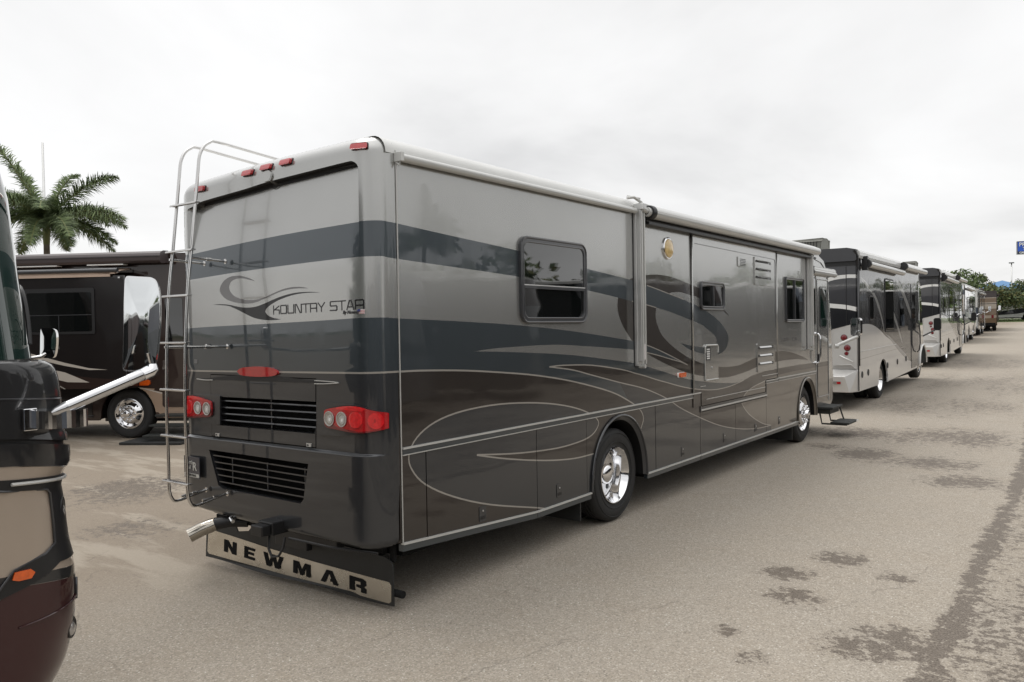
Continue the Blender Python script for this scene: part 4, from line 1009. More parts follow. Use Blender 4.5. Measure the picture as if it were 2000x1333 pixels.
# ---- patio awning
aw = bpy.data.objects.new('patio_awning', None); COL.objects.link(aw); aw.parent = rv
mb = MB(); mb.tube([(.10,3.86,3.300),(.10,10.33,3.305)], .066, 20); mb.build('roll', TRIMW, aw)
mb = MB(); mb.prism([(0,3.40),(.05,3.40),(.13,3.362),(.166,3.315),(.160,3.30),(.12,3.352),(.05,3.385),(0,3.385)], lambda a, b, w: Vector((a, w, b)), 3.86, 10.33); mb.build('cover', TRIMW, aw)
mb = MB(); mb.box(.0,.05,3.86,10.3,3.205,3.245); mb.box(0,.09,3.84,10.3,3.175,3.205); mb.build('roll_shade_strip', BLACK, aw)  # black boxes standing in for the shadowed gap below the roll
mb = MB(); mb.lathe([(0,.0),(0,.072),(.02,.078),(.075,.078),(.08,.066)], (.10,3.80,3.300), (0,1,0), 20, 0); mb.build('roll_end', BLACK, aw)
mb = MB(); mb.tube([(.10,3.66,3.325),(.10,3.80,3.30)], [.028,.030], 12); mb.lathe([(0,.03),(.0,.05),(.03,.055),(.06,.05)], (.10,3.755,3.30), (0,1,0), 16); mb.build('roll_spindle', TRIMW, aw)
def arm(y0, z0, z1, w=.10):
    a = bpy.data.objects.new('awning_arm', None); COL.objects.link(a); a.parent = rv
    mb = MB(); mb.box(.0,.040,y0,y0+w,z0,z1); mb.box(.040,.085,y0+.012,y0+w-.012,z0+.05,z1,0); mb.build('channel', ALU, a, bevel=.005)
    mb = MB(); mb.box(.085,.100,y0+.018,y0+.038,z0+.02,z1-.03); mb.box(.085,.100,y0+w-.038,y0+w-.018,z0+.02,z1-.03); mb.build('rib', TRIMW, a, bevel=.003)
    mb = MB(); mb.box(-.004,.006,y0-.012,y0,z0,z1); mb.build('arm_shade_strip', BLACK, a)  # black strip painted in as the arm's shade on the wall
    mb = MB(); mb.tube([(.03,y0+w*.5,z0-.005),(.10,y0+w*.5,z0-.005)], .022, 12); mb.build('foot', TRIMW, a)
    mb = MB(); mb.box(.100,.103,y0+.040,y0+.058,z0+.07,z0+.24); mb.build('sticker', mat('sticker_white', (.75,.70,.69), rough=.5), a)
    mb = MB(); mb.box(.0,.12,y0+.01,y0+w-.01,z1-.02,z1+.055); mb.build('top_bracket', ALU, a, bevel=.01)
    return a
arm(3.625, 1.622, 3.33, .115); arm(10.0, 1.60, 3.25, .11)
mb = MB(); mb.tube([(.0,3.50,3.43),(.05,3.56,3.44),(.06,3.72,3.40)], .016, 8); mb.tube([(-.02,3.55,3.455),(.05,3.70,3.44)], .014, 8); mb.build('bracket', TRIMW, aw)

# ---- ladder
ld = bpy.data.objects.new('ladder', None); COL.objects.link(ld); ld.parent = rv
def railpts(x, dy):
    low = [(-.30+dy*0, .735), (-.45, .705), (-.56, .69), (-.60, .715), (-.625, .80)]
    q = [(-.625,1.0),(-.63,1.4),(-.622,1.75),(-.612,2.0),(-.585,2.4),(-.545,2.72),(-.50,3.10),(-.47,3.36),(-.455,3.47),(-.42,3.55),(-.36,3.60),(-.29,3.615)]
    top_ = [(.1,3.585),(.9,3.52),(1.02,3.50),(1.06,3.46)]
    return [(x, a, b) for a, b in cr_([(a+dy, b) for a, b in low+q]+top_, 4)]
for x, dy in ((-1.72,0),(-2.02,.02)):
    p = railpts(x, dy); mb = MB(); mb.tube(p, .0125, 12); mb.build('ladder_rail', POLISH, ld)
for z, y in ((3.10,-.50),(2.72,-.548),(2.36,-.588),(1.985,-.613),(1.61,-.625),(1.24,-.627),(.87,-.625)):
    mb = MB(); mb.box(-2.055,-1.685,y-.020,y+.020,z-.004,z+.008); mb.box(-2.055,-1.685,y-.024,y-.018,z-.008,z+.004); mb.build('rung', POLISH, ld, bevel=.002)
for z, y, zz in ((2.66,-.555,2.645),(1.95,-.615,1.945),(.72,-.50,.735)):
    for x in (-1.72,-2.02):
        yw = -.235-(.03 if z < 1.1 else 0)
        mb = MB(); mb.tube([(x,y,z),(x,yw,zz)], .010, 10); mb.tube([(x,(y+yw)/2-.02,(z+zz)/2),(x,(y+yw)/2+.02,(z+zz)/2)], .014, 10); mb.lathe([(0,.022),(.006,.022),(.008,0)], (x,yw-.004,zz), (0,-1,0), 14); mb.build('standoff', POLISH, ld)
# ---- hitch, exhaust
mb = MB(); mb.box(-1.20,-1.02,-.36,-.10,.50,.60); mb.box(-1.18,-1.04,-.44,-.36,.505,.585); mb.box(-1.50,-.55,-.14,-.05,.42,.52)
mb.box(-1.31,-.92,-.12,-.06,.34,.47)
ht = mb.build('hitch_receiver', BLACK, rv, bevel=.008)
mb = MB(); mb.tube([(-1.10,-.33,.50),(-1.07,-.36,.40),(-1.02,-.37,.345),(-.95,-.36,.36),(-.92,-.34,.42),(-.92,-.32,.50)], .010, 8); mb.tube([(-.9,-.3,.49),(-.5,-.25,.47),(-.1,-.15,.46)], .010, 8); mb.build('hitch_chain', BLACK, ht)
mb = MB(); pts = [(-1.72,-.08,.46),(-1.83,-.18,.475),(-1.90,-.28,.46),(-1.955,-.37,.425),(-2.0,-.45,.385)]
mb.tube(pts[:3], [.042,.050,.053], 24, caps=False)
ex = mb.build('exhaust_pipe', BLACK, rv)  # black here stands in for the underbody shadow on this section
mb = MB(); p3 = [Vector(p) for p in pts]; tp = [p3[2].lerp(p3[3], k/3) for k in range(3)]+[p3[3].lerp(p3[4], k/3) for k in range(4)]
mb.tube(tp, [.054]+[.057]*5+[.059], 28, caps=False); mb.tube(tp, [.050]+[.052]*5+[.053], 28, 1, caps=False)
mb.build('exhaust_tip', [mat('exhaust_steel', (.44,.41,.36), rough=.07, metal=1.0, var=.08, vscale=6), MATTE], ex)
mb = MB(); mb.tube([(-1.78,-.10,.49),(-1.76,-.22,.515),(-1.70,-.24,.50)], .016, 8); mb.build('exhaust_clamp', CHROME, ex)
# ---- NEWMAR mud flap
mf = bpy.data.objects.new('rear_mud_flap', None); COL.objects.link(mf); mf.parent = rv
FY = -.02
fl_pts = [(-2.42,.36),(-2.06,.42),(-1.96,.40),(-1.95,.33),(-1.83,.335),(-1.78,.43),(-1.35,.42),(-.9,.40),(-.5,.40),(-.16,.395),(-.10,.37),(-.085,.32),(-.085,.09),(-.10,.055),(-.15,.045),(-2.36,.055),(-2.415,.085),(-2.425,.14)]
def flapz(x, z): return z
mb = MB()
def flap_fn(a, b, w): return Vector((a, FY+.06*math.sin((a+.3)*1.1)*(.40-b)+w, b+.0))
n = 26
xs_ = [-2.425+2.34*i/n for i in range(n+1)]
mb.prism([(x, .045+.008*math.sin(x*5)) for x in xs_]+[(-.083,.10),(-.083,.33),(-.10,.37),(-.16,.395)]+[(-.5,.40),(-.9,.395),(-1.35,.40),(-1.74,.42),(-1.80,.36),(-1.95,.335),(-2.0,.40),(-2.06,.41),(-2.42,.36)], flap_fn, 0, .010)
mb.build('flap', RUBMAT, mf)
sp = [(-2.395,.100),(-2.37,.082),(-.13,.058),(-.105,.075),(-.100,.19),(-.115,.212),(-.14,.216),(-.9,.235),(-1.5,.258),(-2.0,.285),(-2.385,.302)]
painted('metal_strip', sp, [], mat('strip_steel', (.62,.585,.52), rough=.22, metal=1.0, var=.12, vscale=3, dirt=.15), mf, lambda a, b, w: flap_fn(a, b, -w), .004, .003,
        grid=[(-2.3+.1*i, .15) for i in range(22)])
NP = {'N':.170,'E':.140,'W':.250,'M':.200,'A':.215,'R':.170}
for ch, x0, zb_, w_, h_ in (('N',-2.137,.139,.180,.105),('E',-1.842,.132,.145,.098),('W',-1.580,.117,.262,.104),('M',-1.192,.112,.210,.100),('A',-.862,.102,.200,.100),('R',-.537,.095,.178,.103)):
    GL = {'N':[(0,0),(0,1),(.32,1),(.70,.40),(.70,1),(1,1),(1,0),(.68,0),(.30,.60),(.30,0)],
          'E':[(0,0),(0,1),(1,1),(1,.78),(.34,.78),(.34,.61),(.9,.61),(.9,.40),(.34,.40),(.34,.22),(1,.22),(1,0)],
          'W':[(.18,0),(0,1),(.20,1),(.31,.36),(.42,1),(.60,1),(.70,.36),(.81,1),(1,1),(.82,0),(.60,0),(.50,.58),(.40,0)],
          'M':[(0,0),(0,1),(.32,1),(.50,.45),(.68,1),(1,1),(1,0),(.76,0),(.76,.66),(.58,0),(.42,0),(.24,.66),(.24,0)],
          'A':[(0,0),(.34,1),(.66,1),(1,0),(.74,0),(.68,.18),(.56,.18),(.56,.38),(.62,.38),(.5,.76),(.27,0)],
          'R':[(0,0),(0,1),(.80,1),(1,.88),(1,.55),(.86,.42),(1,.30),(1,0),(.70,0),(.70,.28),(.42,.33),(.42,.5),(.68,.5),(.68,.74),(.32,.74),(.32,0)]}[ch]
    mb = MB(); mb.prism([(x0+a*w_, zb_+b*h_-a*w_*.04) for a, b in GL], flap_fn, -.008, -.005); mb.build('lettering', MATTE, mf)
mb = MB(); mb.box(-2.3,-.2,.0,.04,.40,.44); mb.box(-.13,-.09,.0,.03,.36,.5); mb.tube([(-.16,.02,.13),(-.02,.02,.13)], .028, 10); mb.build('flap_hanger', MATTE, mf)

# ============================================================ LEFT FOREGROUND COACH (front corner)
MAROON = paint('paint_maroon', (0.034, 0.0045, 0.006), metal=.2)
TAN = paint('paint_tan', (0.40, 0.33, 0.265), metal=.25)
CHAR2 = paint('paint_graphite', (0.022, 0.022, 0.023))
fc = thing('motorhome', 'maroon, tan and graphite coach front with chrome mirror arm, cut off by left edge', 'motorhome', (0,0,0))
# silhouette of the nose: height -> y of the front, corner radius
NOSE = [(.28,-2.37),(.33,-2.31),(.42,-2.255),(.52,-2.225),(.62,-2.205),(.80,-2.200),(.90,-2.205),(.99,-2.225),(1.05,-2.235),(1.22,-2.250),(1.30,-2.262),(1.36,-2.245),(1.415,-2.215),(1.43,-2.212),(1.56,-2.222),(1.58,-2.236),(1.70,-2.240),(1.84,-2.255),(1.91,-2.28),(1.935,-2.32)]
GL_ = [(1.94,-2.345),(2.3,-2.39),(2.74,-2.435),(3.2,-2.55),(3.45,-2.71)]
NOSE = [(a, b+.035) for a, b in cr_(NOSE, 4)]
RN = .40
def nose_y(z):
    return interp(NOSE, z) if z < 1.937 else interp(GL_, z)
FL = 9.5
def coach_map(u, z, off=0.0, glass=False):
    """u: 0 where the corner meets the side, grows round the corner (arc) and across the front; negative back along the side"""
    yf = nose_y(z) if not glass else interp(GL_, z); la = RN*PI/2
    dz = 1.43-z
    yc = yf-RN+.028
    if u < 0: px, py, nx, ny = 0.0, yc+u, 1.0, 0.0
    elif u < la: t = u/RN; nx, ny = math.cos(t), math.sin(t); px, py = -RN+RN*nx, yc+RN*ny
    else:
        k = (u-la); px = -RN-k; h = min(1, k/.85); py = yc+RN+.10*(1-(1-h)**2); nx, ny = 0.0, 1.0
        if k > .85: py = yc+RN+.10-.10*max(0, (k-.85)/.85)**2
    zz = z-.10*max(0, u)*0
    return Vector((px+nx*off, py+ny*off, zz))
def drop(u): return -.085*sst((u+.15)/.75)      # trim lines fall slightly towards the nose
us = [-9.4,-6,-3,-1,-.5,-.35,-.2,-.1]+[i*RN*PI/2/22 for i in range(23)]+[RN*PI/2+k for k in (.1,.25,.45,.65,.85,1.1,1.4,1.7)]
def band(name, z0, z1, m, off=0.0, sl0=True, sl1=True, ulist=None, nz=6, parent=None):
    mb = MB(); U = ulist or us; vs = []
    for j in range(nz+1):
        for u in U:
            a = z0+(drop(u) if sl0 else 0); b = z1+(drop(u) if sl1 else 0); vs.append(coach_map(u, a+(b-a)*j/nz, off))
    n = len(U); mb.add(vs, [(j*n+i, j*n+i+1, (j+1)*n+i+1, (j+1)*n+i) for j in range(nz) for i in range(n-1)], 0, True)
    return mb.build(name, m, parent or fc)
bz = [('bumper', .29, .985, MAROON, .0), ('paint_band', .988, 1.045, CHAR2, 0), ('body_panel', 1.045, 1.465, TAN, 0), ('body_panel', 1.47, 1.603, CHAR2, .004), ('body_panel', 1.618, 1.99, CHAR2, 0)]
band('bumper', .30, .90, MAROON, 0, False, True, nz=26)
band('paint_band', .902, .955, CHAR2, .0005, nz=2)
band('body_panel', .957, 1.462, TAN, 0, nz=20)
band('body_panel', 1.466, 1.572, CHAR2, .006, nz=4)
band('seam_gap', 1.566, 1.600, BLACK, -.02, nz=2)
band('body_panel', 1.592, 1.995, CHAR2, .002, nz=12, sl1=False) if False else None
def plain(name, z0, z1, m, off, f0, f1, nz=20):
    mb = MB(); vs = []
    for j in range(nz+1):
        for u in us:
            a = z0+(drop(u) if f0 else 0); b = z1; vs.append(coach_map(u, min(1.935, a+(b-a)*j/nz), off))
    n = len(us); mb.add(vs, [(j*n+i, j*n+i+1, (j+1)*n+i+1, (j+1)*n+i) for j in range(nz) for i in range(n-1)], 0, True)
    return mb.build(name, m, fc)
plain('body_panel', 1.594, 1.935, CHAR2, 0, True, False)
# thin sculpted line across the upper panel
mb = MB(); mb.tube([coach_map(u, 1.775+drop(u)*.5, .002) for u in [-.30+i*.05 for i in range(15)]], .004, 6); mb.build('crease_trim', GRILLE, fc)
# dash ledge, windshield, pillar, roof, sides
mb = MB(); vs = [coach_map(u, 1.935) for u in us]+[coach_map(u, 1.95, -.10, True) for u in us]; n = len(us)
mb.add(vs, [(i, i+1, n+i+1, n+i) for i in range(n-1)], 0, True); mb.build('windshield_ledge', CHAR2, fc)
def glassband(name, z0, z1, U, off, m, nz=8):
    mb = MB(); vs = [coach_map(u, z0+(z1-z0)*j/nz, off, True) for j in range(nz+1) for u in U]; n = len(U)
    mb.add(vs, [(j*n+i, j*n+i+1, (j+1)*n+i+1, (j+1)*n+i) for j in range(nz) for i in range(n-1)], 0, True); return mb.build(name, m, fc)
la = RN*PI/2
uf = [la*.93+.0, la*.97, la]+[la+k for k in (.1,.3,.6,.85,1.2,1.6,1.75)]
glassband('windshield', 1.95, 3.12, [la*i/14 for i in range(15)]+[la+k for k in (.1,.3,.6,.85,1.2,1.6,1.75)], 0, GLASSG, 12)
glassband('pillar', 1.95, 3.12, [-.16,-.08,0,.02], .004, CHAR2)
glassband('cab_window', 1.95, 2.95, [-1.3,-.9,-.5,-.2,-.165], .002, GLASS)
glassband('body_side', 1.94, 3.12, [-9.4,-6,-3,-1.3], 0, CHAR2)
glassband('front_cap', 3.122, 3.45, us, 0, CHAR2)
mb = MB(); mb.box(-2.5,-.02,-12.5,-2.95,.45,1.9); mb.box(-2.45,-.02,-12.5,-3.3,1.9,3.43); mb.build('body_core', CHAR2, fc)
mb = MB(); mb.add([(0,-12.5,3.44),(0,-2.85,3.44),(-.5,-2.5,3.44),(-1.25,-2.42,3.46),(-2.0,-2.5,3.44),(-2.5,-2.85,3.44),(-2.5,-12.5,3.44)], [tuple(range(7))]); mb.build('roof', ROOFM, fc)
mb = MB(); mb.add([(-2.5,-12.5,.45),(-2.5,-2.75,.45),(-2.5,-2.85,3.44),(-2.5,-12.5,3.44)], [(0,1,2,3)]); mb.build('body_side', TAN, fc)
# wiper seen through the corner of the glass, dashboard behind the glass
mb = MB(); mb.tube([coach_map(la*.62+i*.03, 2.02+.30*math.sin(i/7*1.5), .012, True) for i in range(8)], .010, 6); mb.build('wiper', BLACK, fc)
# headlight surround: black strip, upright column and lower strip
def cpatch(name, pts, m, parent, off, th, smooth_=False, nsub=0):
    p = c_(pts) if smooth_ else pts; mb = MB()
    q = []
    for i in range(len(p)):
        a, b = p[i], p[(i+1) % len(p)]
        k = max(1, int(abs(b[0]-a[0])/.03))
        for j in range(k): q.append((a[0]+(b[0]-a[0])*j/k, a[1]+(b[1]-a[1])*j/k))
    return painted(name, q, [], m, parent, lambda u, z, o: coach_map(u, z, o), off, th, grid=[(-.3+.04*i, .5+.05*j) for i in range(30) for j in range(20)])
U0 = None
# helper: convert by height and y on the corner
def uc(y, z):
    yc = nose_y(z)-RN+.028; d = y-yc
    if d <= 0: return d
    return RN*math.asin(min(1, d/RN))
hs = [(uc(-2.62,1.39)-.10,1.41),(uc(-2.30,1.36),1.365),(uc(-2.26,1.34)+.10,1.35),(.62,1.33),(.62,.90),(.45,.93),(uc(-2.33,.99),.945),(uc(-2.42,.91),.905),(uc(-2.62,.88),.852),(uc(-2.64,.90),.875),(uc(-2.56,.99),.972),(uc(-2.40,1.0),1.012),(uc(-2.345,1.04),1.045),(uc(-2.345,1.10),1.12),(uc(-2.355,1.27),1.292),(uc(-2.38,1.30),1.315),(uc(-2.58,1.34),1.345),(uc(-2.62,1.35)-.08,1.365)]
hl = cpatch('headlight_housing', hs, BLACK, fc, .006, .03)
mb = MB(); mb.tube([coach_map(u, 1.380+drop(u)*.55, .016) for u in [uc(-2.56,1.37)+i*.045 for i in range(12)]], .0085, 8); mb.build('chrome_strip', TRIMW, hl)
bt = [(a, b) for a, b in hs[7:]]
mb = MB(); mb.tube([coach_map(a, b, .008) for a, b in hs[8:]+[hs[0]]], .006, 6); mb.build('surround_trim', GRILLE, hl)
sg = [(uc(-2.555,.975),.966),(uc(-2.395,.95)-.09,.964),(uc(-2.375,.92)-.09,.944),(uc(-2.385,.91)-.10,.920),(uc(-2.54,.93),.922),(uc(-2.565,.94),.932)]
cpatch('turn_signal', sg, AMBER, hl, .016, .02)
CHM2 = CHROME
for (z, r_, u_) in ((1.175,.072,.40),(1.035,.052,.42)):
    mb = MB(); c = coach_map(u_, z, .0); 
    nrm = (coach_map(u_, z, .1)-c).normalized()
    mb.lathe([(.0,r_),(.020,r_*.98),(.028,r_*.90),(.012,r_*.80),(.002,r_*.5),(.0,.001)], c-nrm*.026, nrm, 28); o = mb.build('headlight', BLACK, hl)
    mb = MB(); mb.lathe([(.012,r_*.62),(.024,r_*.45),(.030,.001)], c-nrm*.020+Vector((0,0,-.01)), nrm, 20); mb.build('projector_lens', CLEARL, o)
# bumper grille and fog lamp
cpatch('bumper_grille', [(.40,.83),(.60,.80),(.60,.66),(.47,.68),(.40,.74)], BLACK, fc, .002, .01)
for i in range(4):
    mb = MB(); mb.tube([coach_map(.43+i*.035, .81-.01*i, .006), coach_map(.43+i*.035, .70, .006)], .006, 6); mb.build('grille_bar', GRILLE, fc)
cpatch('fog_recess', [(.36,.64),(.62,.66),(.62,.42),(.36,.50)], CHAR2, fc, .001, .005)
mb = MB(); c = coach_map(.37, .575, -.004); mb.lathe([(0,.055),(.006,.055),(.010,.048),(.002,.04),(.0,.02),(0,.001)], c, Vector((.70,.71,0)), 24); fg = mb.build('fog_lamp', BLACK, fc)
mb = MB(); mb.lathe([(.006,.036),(.014,.024),(.016,.001)], c+Vector((.0,0,-.008)), Vector((.70,.71,0)), 18); mb.build('lens', CLEARL, fg)
mb = MB(); mb.tube([coach_map(u, .70+.05*math.sin(u), .004) for u in [i*.05 for i in range(10)]], .005, 6); mb.build('bumper_crease', MAROON, fc)
# wheels out of view but carrying the coach
for y in (-4.9, -10.6): make_wheel(fc, y, .49, -.04, y < -6)
# chrome mirror: bracket box, arm, head
mc = bpy.data.objects.new('mirror', None); COL.objects.link(mc); mc.parent = fc
mb = MB(); mb.box(.0,.02,-2.50,-2.44,1.615,1.720); mb.build('bracket_plate', CHROME, mc, bevel=.004)
mb = MB(); q = c_([(-.06,-2.50),(.05,-2.50),(.115,-2.47),(.15,-2.40),(.145,-2.33),(.09,-2.30),(.02,-2.30),(-.10,-2.32)], 4)
mb.prism(q, lambda a, b, w: Vector((a+.02, b+.045, w)), 1.625, 1.708); mb.build('bracket', CHROME, mc, bevel=.012, segs=3)
A_ = Vector((.13,-2.415,1.700)); B_ = Vector((.22,-2.015,1.865))
mb = MB(); d_ = B_-A_
mb.tube([A_-d_*.02, A_+d_*.02, A_+d_*.14, A_+d_*.141, A_+d_*.80, A_+d_*.801, A_+d_*.93, A_+d_*1.0], [.013,.022,.030,.027,.027,.029,.030,.027], 32); mb.build('arm', CHROMED, mc)
mb = MB(); mb.tube([B_+Vector((0,-.02,-.01)), B_+Vector((0,.02,.005)), B_+Vector((0,.035,.02)), B_+Vector((0,.035,.045))], [.030,.034,.032,.022], 20); mb.tube([B_+Vector((0,.03,.03)), B_+Vector((0,.015,.10))], .012, 12); mb.build('swivel', CHROME, mc)
# head: rounded shell, mirror side faces back
def head(c, w, h, dpt, parent, rz=0.0):
    mb = MB(); rings = []
    prof = [(0,1.0),(.25,1.0),(.55,.97),(.78,.88),(.92,.70),(1.0,.38)]
    n0 = 28; vs = []; fs = []
    shp = [(.5,0),(.49,.2),(.46,.34),(.38,.45),(.24,.495),(.05,.5),(-.2,.5),(-.42,.5),(-.48,.48),(-.5,.42),(-.5,.2),(-.49,0),(-.48,-.2),(-.47,-.42),(-.45,-.48),(-.38,-.5),(-.15,-.5),(.08,-.5),(.24,-.495),(.37,-.46),(.44,-.36),(.48,-.2)]
    shp = cr_(shp+[shp[0]], 3)[:-1]; n0 = len(shp)
    for t, k in prof:
        for a_, b_ in shp: vs.append((a_*w*k, t*dpt, b_*h*(1-(1-k)*.45)))
    for j in range(len(prof)-1):
        for i in range(n0): fs.append((j*n0+i, j*n0+(i+1) % n0, (j+1)*n0+(i+1) % n0, (j+1)*n0+i))
    M_ = Matrix.Translation(c) @ Matrix.Rotation(rz, 4, 'Z') @ Matrix.Rotation(rad(3), 4, 'Y') @ Matrix.Rotation(rad(-1.5), 4, 'X')
    mb.add([M_ @ Vector(v) for v in vs], fs, 0, True)
    mb.add([M_ @ Vector(v) for v in vs[-n0:]], [tuple(range(n0))])
    mb.add([M_ @ Vector(v) for v in vs[:n0]], [tuple(range(n0))[::-1]])
    o = mb.build('mirror_head', CHROME, parent)
    mb = MB(); gv = []
    for q, dep_ in ((.97,-.001),(.80,-.0025),(.5,-.0045),(.2,-.0055)):
        gv += [(v[0]*q, dep_, v[2]*q) for v in vs[:n0]]
    gf = [(j*n0+i, j*n0+(i+1) % n0, (j+1)*n0+(i+1) % n0, (j+1)*n0+i) for j in range(3) for i in range(n0)]+[tuple(range(3*n0, 4*n0))]
    mb.add([M_ @ Vector(v) for v in gv], gf, 0, True); mb.build('mirror_glass', MIRROR, o)
    return o
head(Vector((.20,-2.02,2.110)), .170, .475, .100, mc, rad(50))
# small look-down mirror on the far side of the nose
m2 = bpy.data.objects.new('mirror', None); COL.objects.link(m2); m2.parent = fc
mb = MB(); mb.tube([(-2.48,-1.98,1.86),(-2.60,-1.55,1.865),(-2.62,-1.30,1.895),(-2.62,-1.24,1.93)], .014, 10); mb.tube([(-2.3,-2.38,1.86),(-2.48,-1.98,1.86)], .02, 10); mb.build('arm', POLISH, m2)
head(Vector((-2.60,-1.25,2.00)), .125, .235, .07, m2, rad(40))

# ============================================================ DARK COACH BEHIND, PARKED AT AN ANGLE
DKB = paint('paint_black_brown', (0.007, 0.005, 0.005), metal=.0)
DBR = paint('paint_dark_brown', (0.030, 0.018, 0.015), metal=.3)
SANDP = paint('paint_sand', (0.36, 0.26, 0.19), metal=.3)
CREAM = paint('paint_cream', (0.50, 0.46, 0.41), metal=.2)
AWN_D = mat('awning_brown', (0.062, 0.048, 0.048), rough=.45, var=.05)
AWN_T = mat('awning_tan_fabric', (0.52, 0.40, 0.32), rough=.8, var=.05)
def dark_coach(label, loc, rz, group=None, full=True):
    c = thing('motorhome', label, 'motorhome', loc, rz, group)
    lay = [(SANDP, [(.18,.52),(.40,.80),(.56,.98),(.20,1.01),(1.3,.80),(2.3,.62),(2.3,.40),(.75,.40),(.62,.52)]) ,
           (SANDP, [(.10,1.02),(.5,.93),(.9,.84),(1.4,.76),(2.2,.70),(2.2,.36),(1.3,.50),(.60,.53),(.52,.75),(.36,.93)]),
           (CREAM, stroke([(.0,1.03),(.3,.99),(.8,.87),(1.4,.76),(2.3,.70)], .022))]
    painted('body_side', [(-8.8,.36),(-.62,.36)]+[(0+.58*math.cos(PI-PI*i/16), .40+.66*math.sin(PI*i/16)) for i in range(17)]+[(.62,.40),(1.9,.42),(2.05,.8),(1.98,1.9),(1.78,2.9),(1.55,3.40),(1.3,3.60),(-8.8,3.60)], lay, DBR, c, side_map, 0, .05)
    painted('body_side', [(-8.79,1.02),(-.70,1.02),(-.70,.362),(-8.79,.362)], [], DKB, c, side_map, .006, .01) if False else None
    lay2 = [(DBR, [(-9,1.6),(-2.6,1.50),(-1.4,1.34),(-.3,1.22),(.1,1.2),(.1,1.0),(-9,1.0)]),
            (CREAM, [(-3.5,2.15),(-2.4,1.86),(-1.84,1.755),(-1.0,1.53),(-.5,1.42),(-.12,1.385),(-.5,1.385),(-1.0,1.47),(-1.84,1.665),(-2.4,1.77),(-3.5,2.05)]),
            (CREAM, [(-3.0,1.78),(-2.0,1.56),(-1.50,1.45),(-1.0,1.345),(-.50,1.145),(-.95,1.155),(-1.55,1.30),(-2.2,1.45),(-3.0,1.65)]),
            (PINL, stroke([(-1.5,1.22),(-1.2,1.12),(-1.0,1.02)], .02))]
    # slide-out room standing .45 proud
    so2 = painted('slide_out', [(-7.2,1.02),(.27,1.02),(.27,3.19),(-7.2,3.19)], lay2, DKB, c, side_map, .45, .02)
    mb = MB(); mb.add([(.45,.27,1.02),(.0,.27,1.02),(.0,.27,3.19),(.45,.27,3.19)], [(0,1,2,3)]); mb.add([(.45,-7.2,1.02),(0,-7.2,1.02),(0,.27,1.02),(.45,.27,1.02)], [(0,1,2,3)]); mb.build('slide_return', DKB, so2)
    mb = MB(); mb.tube([(.452,.265,1.03),(.452,.265,3.18)], .012, 6); mb.build('slide_trim', GRILLE, so2)
    fr = MB(); fr.prism(rrect(-1.80,-.35,2.08,2.96,.04,3), lambda a, b, w: Vector((w+.45, a, b)), 0, .016); f = fr.build('window_frame', BLACK, so2, bevel=.004)
    mb = MB(); mb.prism(rrect(-1.74,-.41,2.13,2.88,.03,3), lambda a, b, w: Vector((w+.45, a, b)), .012, .020); mb.build('pane', GLASS, f)
    mb = MB(); mb.box(.468,.474,-1.74,-.41,2.44,2.455); mb.box(.468,.474,-1.09,-1.075,2.13,2.45); mb.build('mullion', GRILLE, f)
    # slide topper: tan underside, dark case
    mb = MB(); mb.prism([(.0,3.33),(.50,3.215),(.50,3.245),(.0,3.36)], lambda a, b, w: Vector((a, w, b)), -7.2, .10); mb.box(.485,.50,-7.2,.0,3.165,3.25); mb.build('slide_topper', AWN_T, so2)
    mb = MB(); mb.tube([(.50,-7.2,3.285),(.50,.16,3.285)], .042, 12); mb.build('topper_roll', GRILLE, so2)
    mb = MB(); mb.prism([(.02,3.27),(.50,3.24),(.50,3.26),(.02,3.33)], lambda a, b, w: Vector((a, w, b)), .14, .17); mb.box(.30,.50,.16,.20,3.13,3.16); mb.build('topper_arm', POLISH, so2)
    # patio awning case
    mb = MB(); fn = lambda a, b, w: Vector((a, w, b))
    mb.prism([(0,3.45),(.25,3.43),(.30,3.47),(.31,3.56),(.27,3.62),(.18,3.66),(0,3.67)], fn, -7.5, .90); aw2 = mb.build('patio_awning', AWN_D, c, bevel=.01)
    mb = MB(); mb.box(.312,.318,-7.5,.88,3.545,3.555); mb.build('case_groove', BLACK, aw2)
    mb = MB(); mb.box(.10,.26,-2.5,-1.25,3.405,3.425); mb.box(.10,.26,-.62,.12,3.405,3.425); mb.build('sky_gap_strip', WHITEP, aw2)  # white strips standing in for sky showing through gaps below the case
    # compartments under the slide
    for y0, y1 in ((-2.2,-.75),(-3.9,-2.25),(-5.6,-3.95),(-7.3,-5.65)):
        mb = MB(); mb.prism([(y0,.42),(y1,.42),(y1,.98),(y0,.98)], lambda a, b, w: Vector((w, a, b)), 0, .012); d = mb.build('compartment_door', DKB, c, bevel=.004)
        mb = MB(); mb.box(.012,.03,(y0+y1)/2-.05,(y0+y1)/2+.05,.62,.76); mb.build('latch', POLISH, d)
    mb = MB(); mb.tube([(.02,-.72,.46),(.02,-2.1,.46)], .010, 6); mb.build('skirt_rail', GRILLE, c)
    mb = MB(); mb.box(.0,.025,-.42,-.20,1.08,1.14); mb.build('side_marker_light', AMBER, c, bevel=.008)
    mb = MB(); mb.prism(rrect(.20,.48,1.05,1.16,.04,3), lambda a, b, w: Vector((w, a, b)), 0, .045); mb.build('turn_signal', AMBER, c, bevel=.015)
    # front: wheel, door, steps
    make_wheel(c, 0.0, .49, -.02, False)
    mb = MB(); mb.prism(rrect(.72,1.28,.62,2.92,.05,4), lambda a, b, w: Vector((w, a, b)), 0, .014); d = mb.build('entry_door', DBR, c, bevel=.004)
    mb = MB(); mb.prism(rrect(.82,1.18,1.75,2.75,.04,4), lambda a, b, w: Vector((w, a, b)), .012, .020); mb.build('pane', GLASS, d)
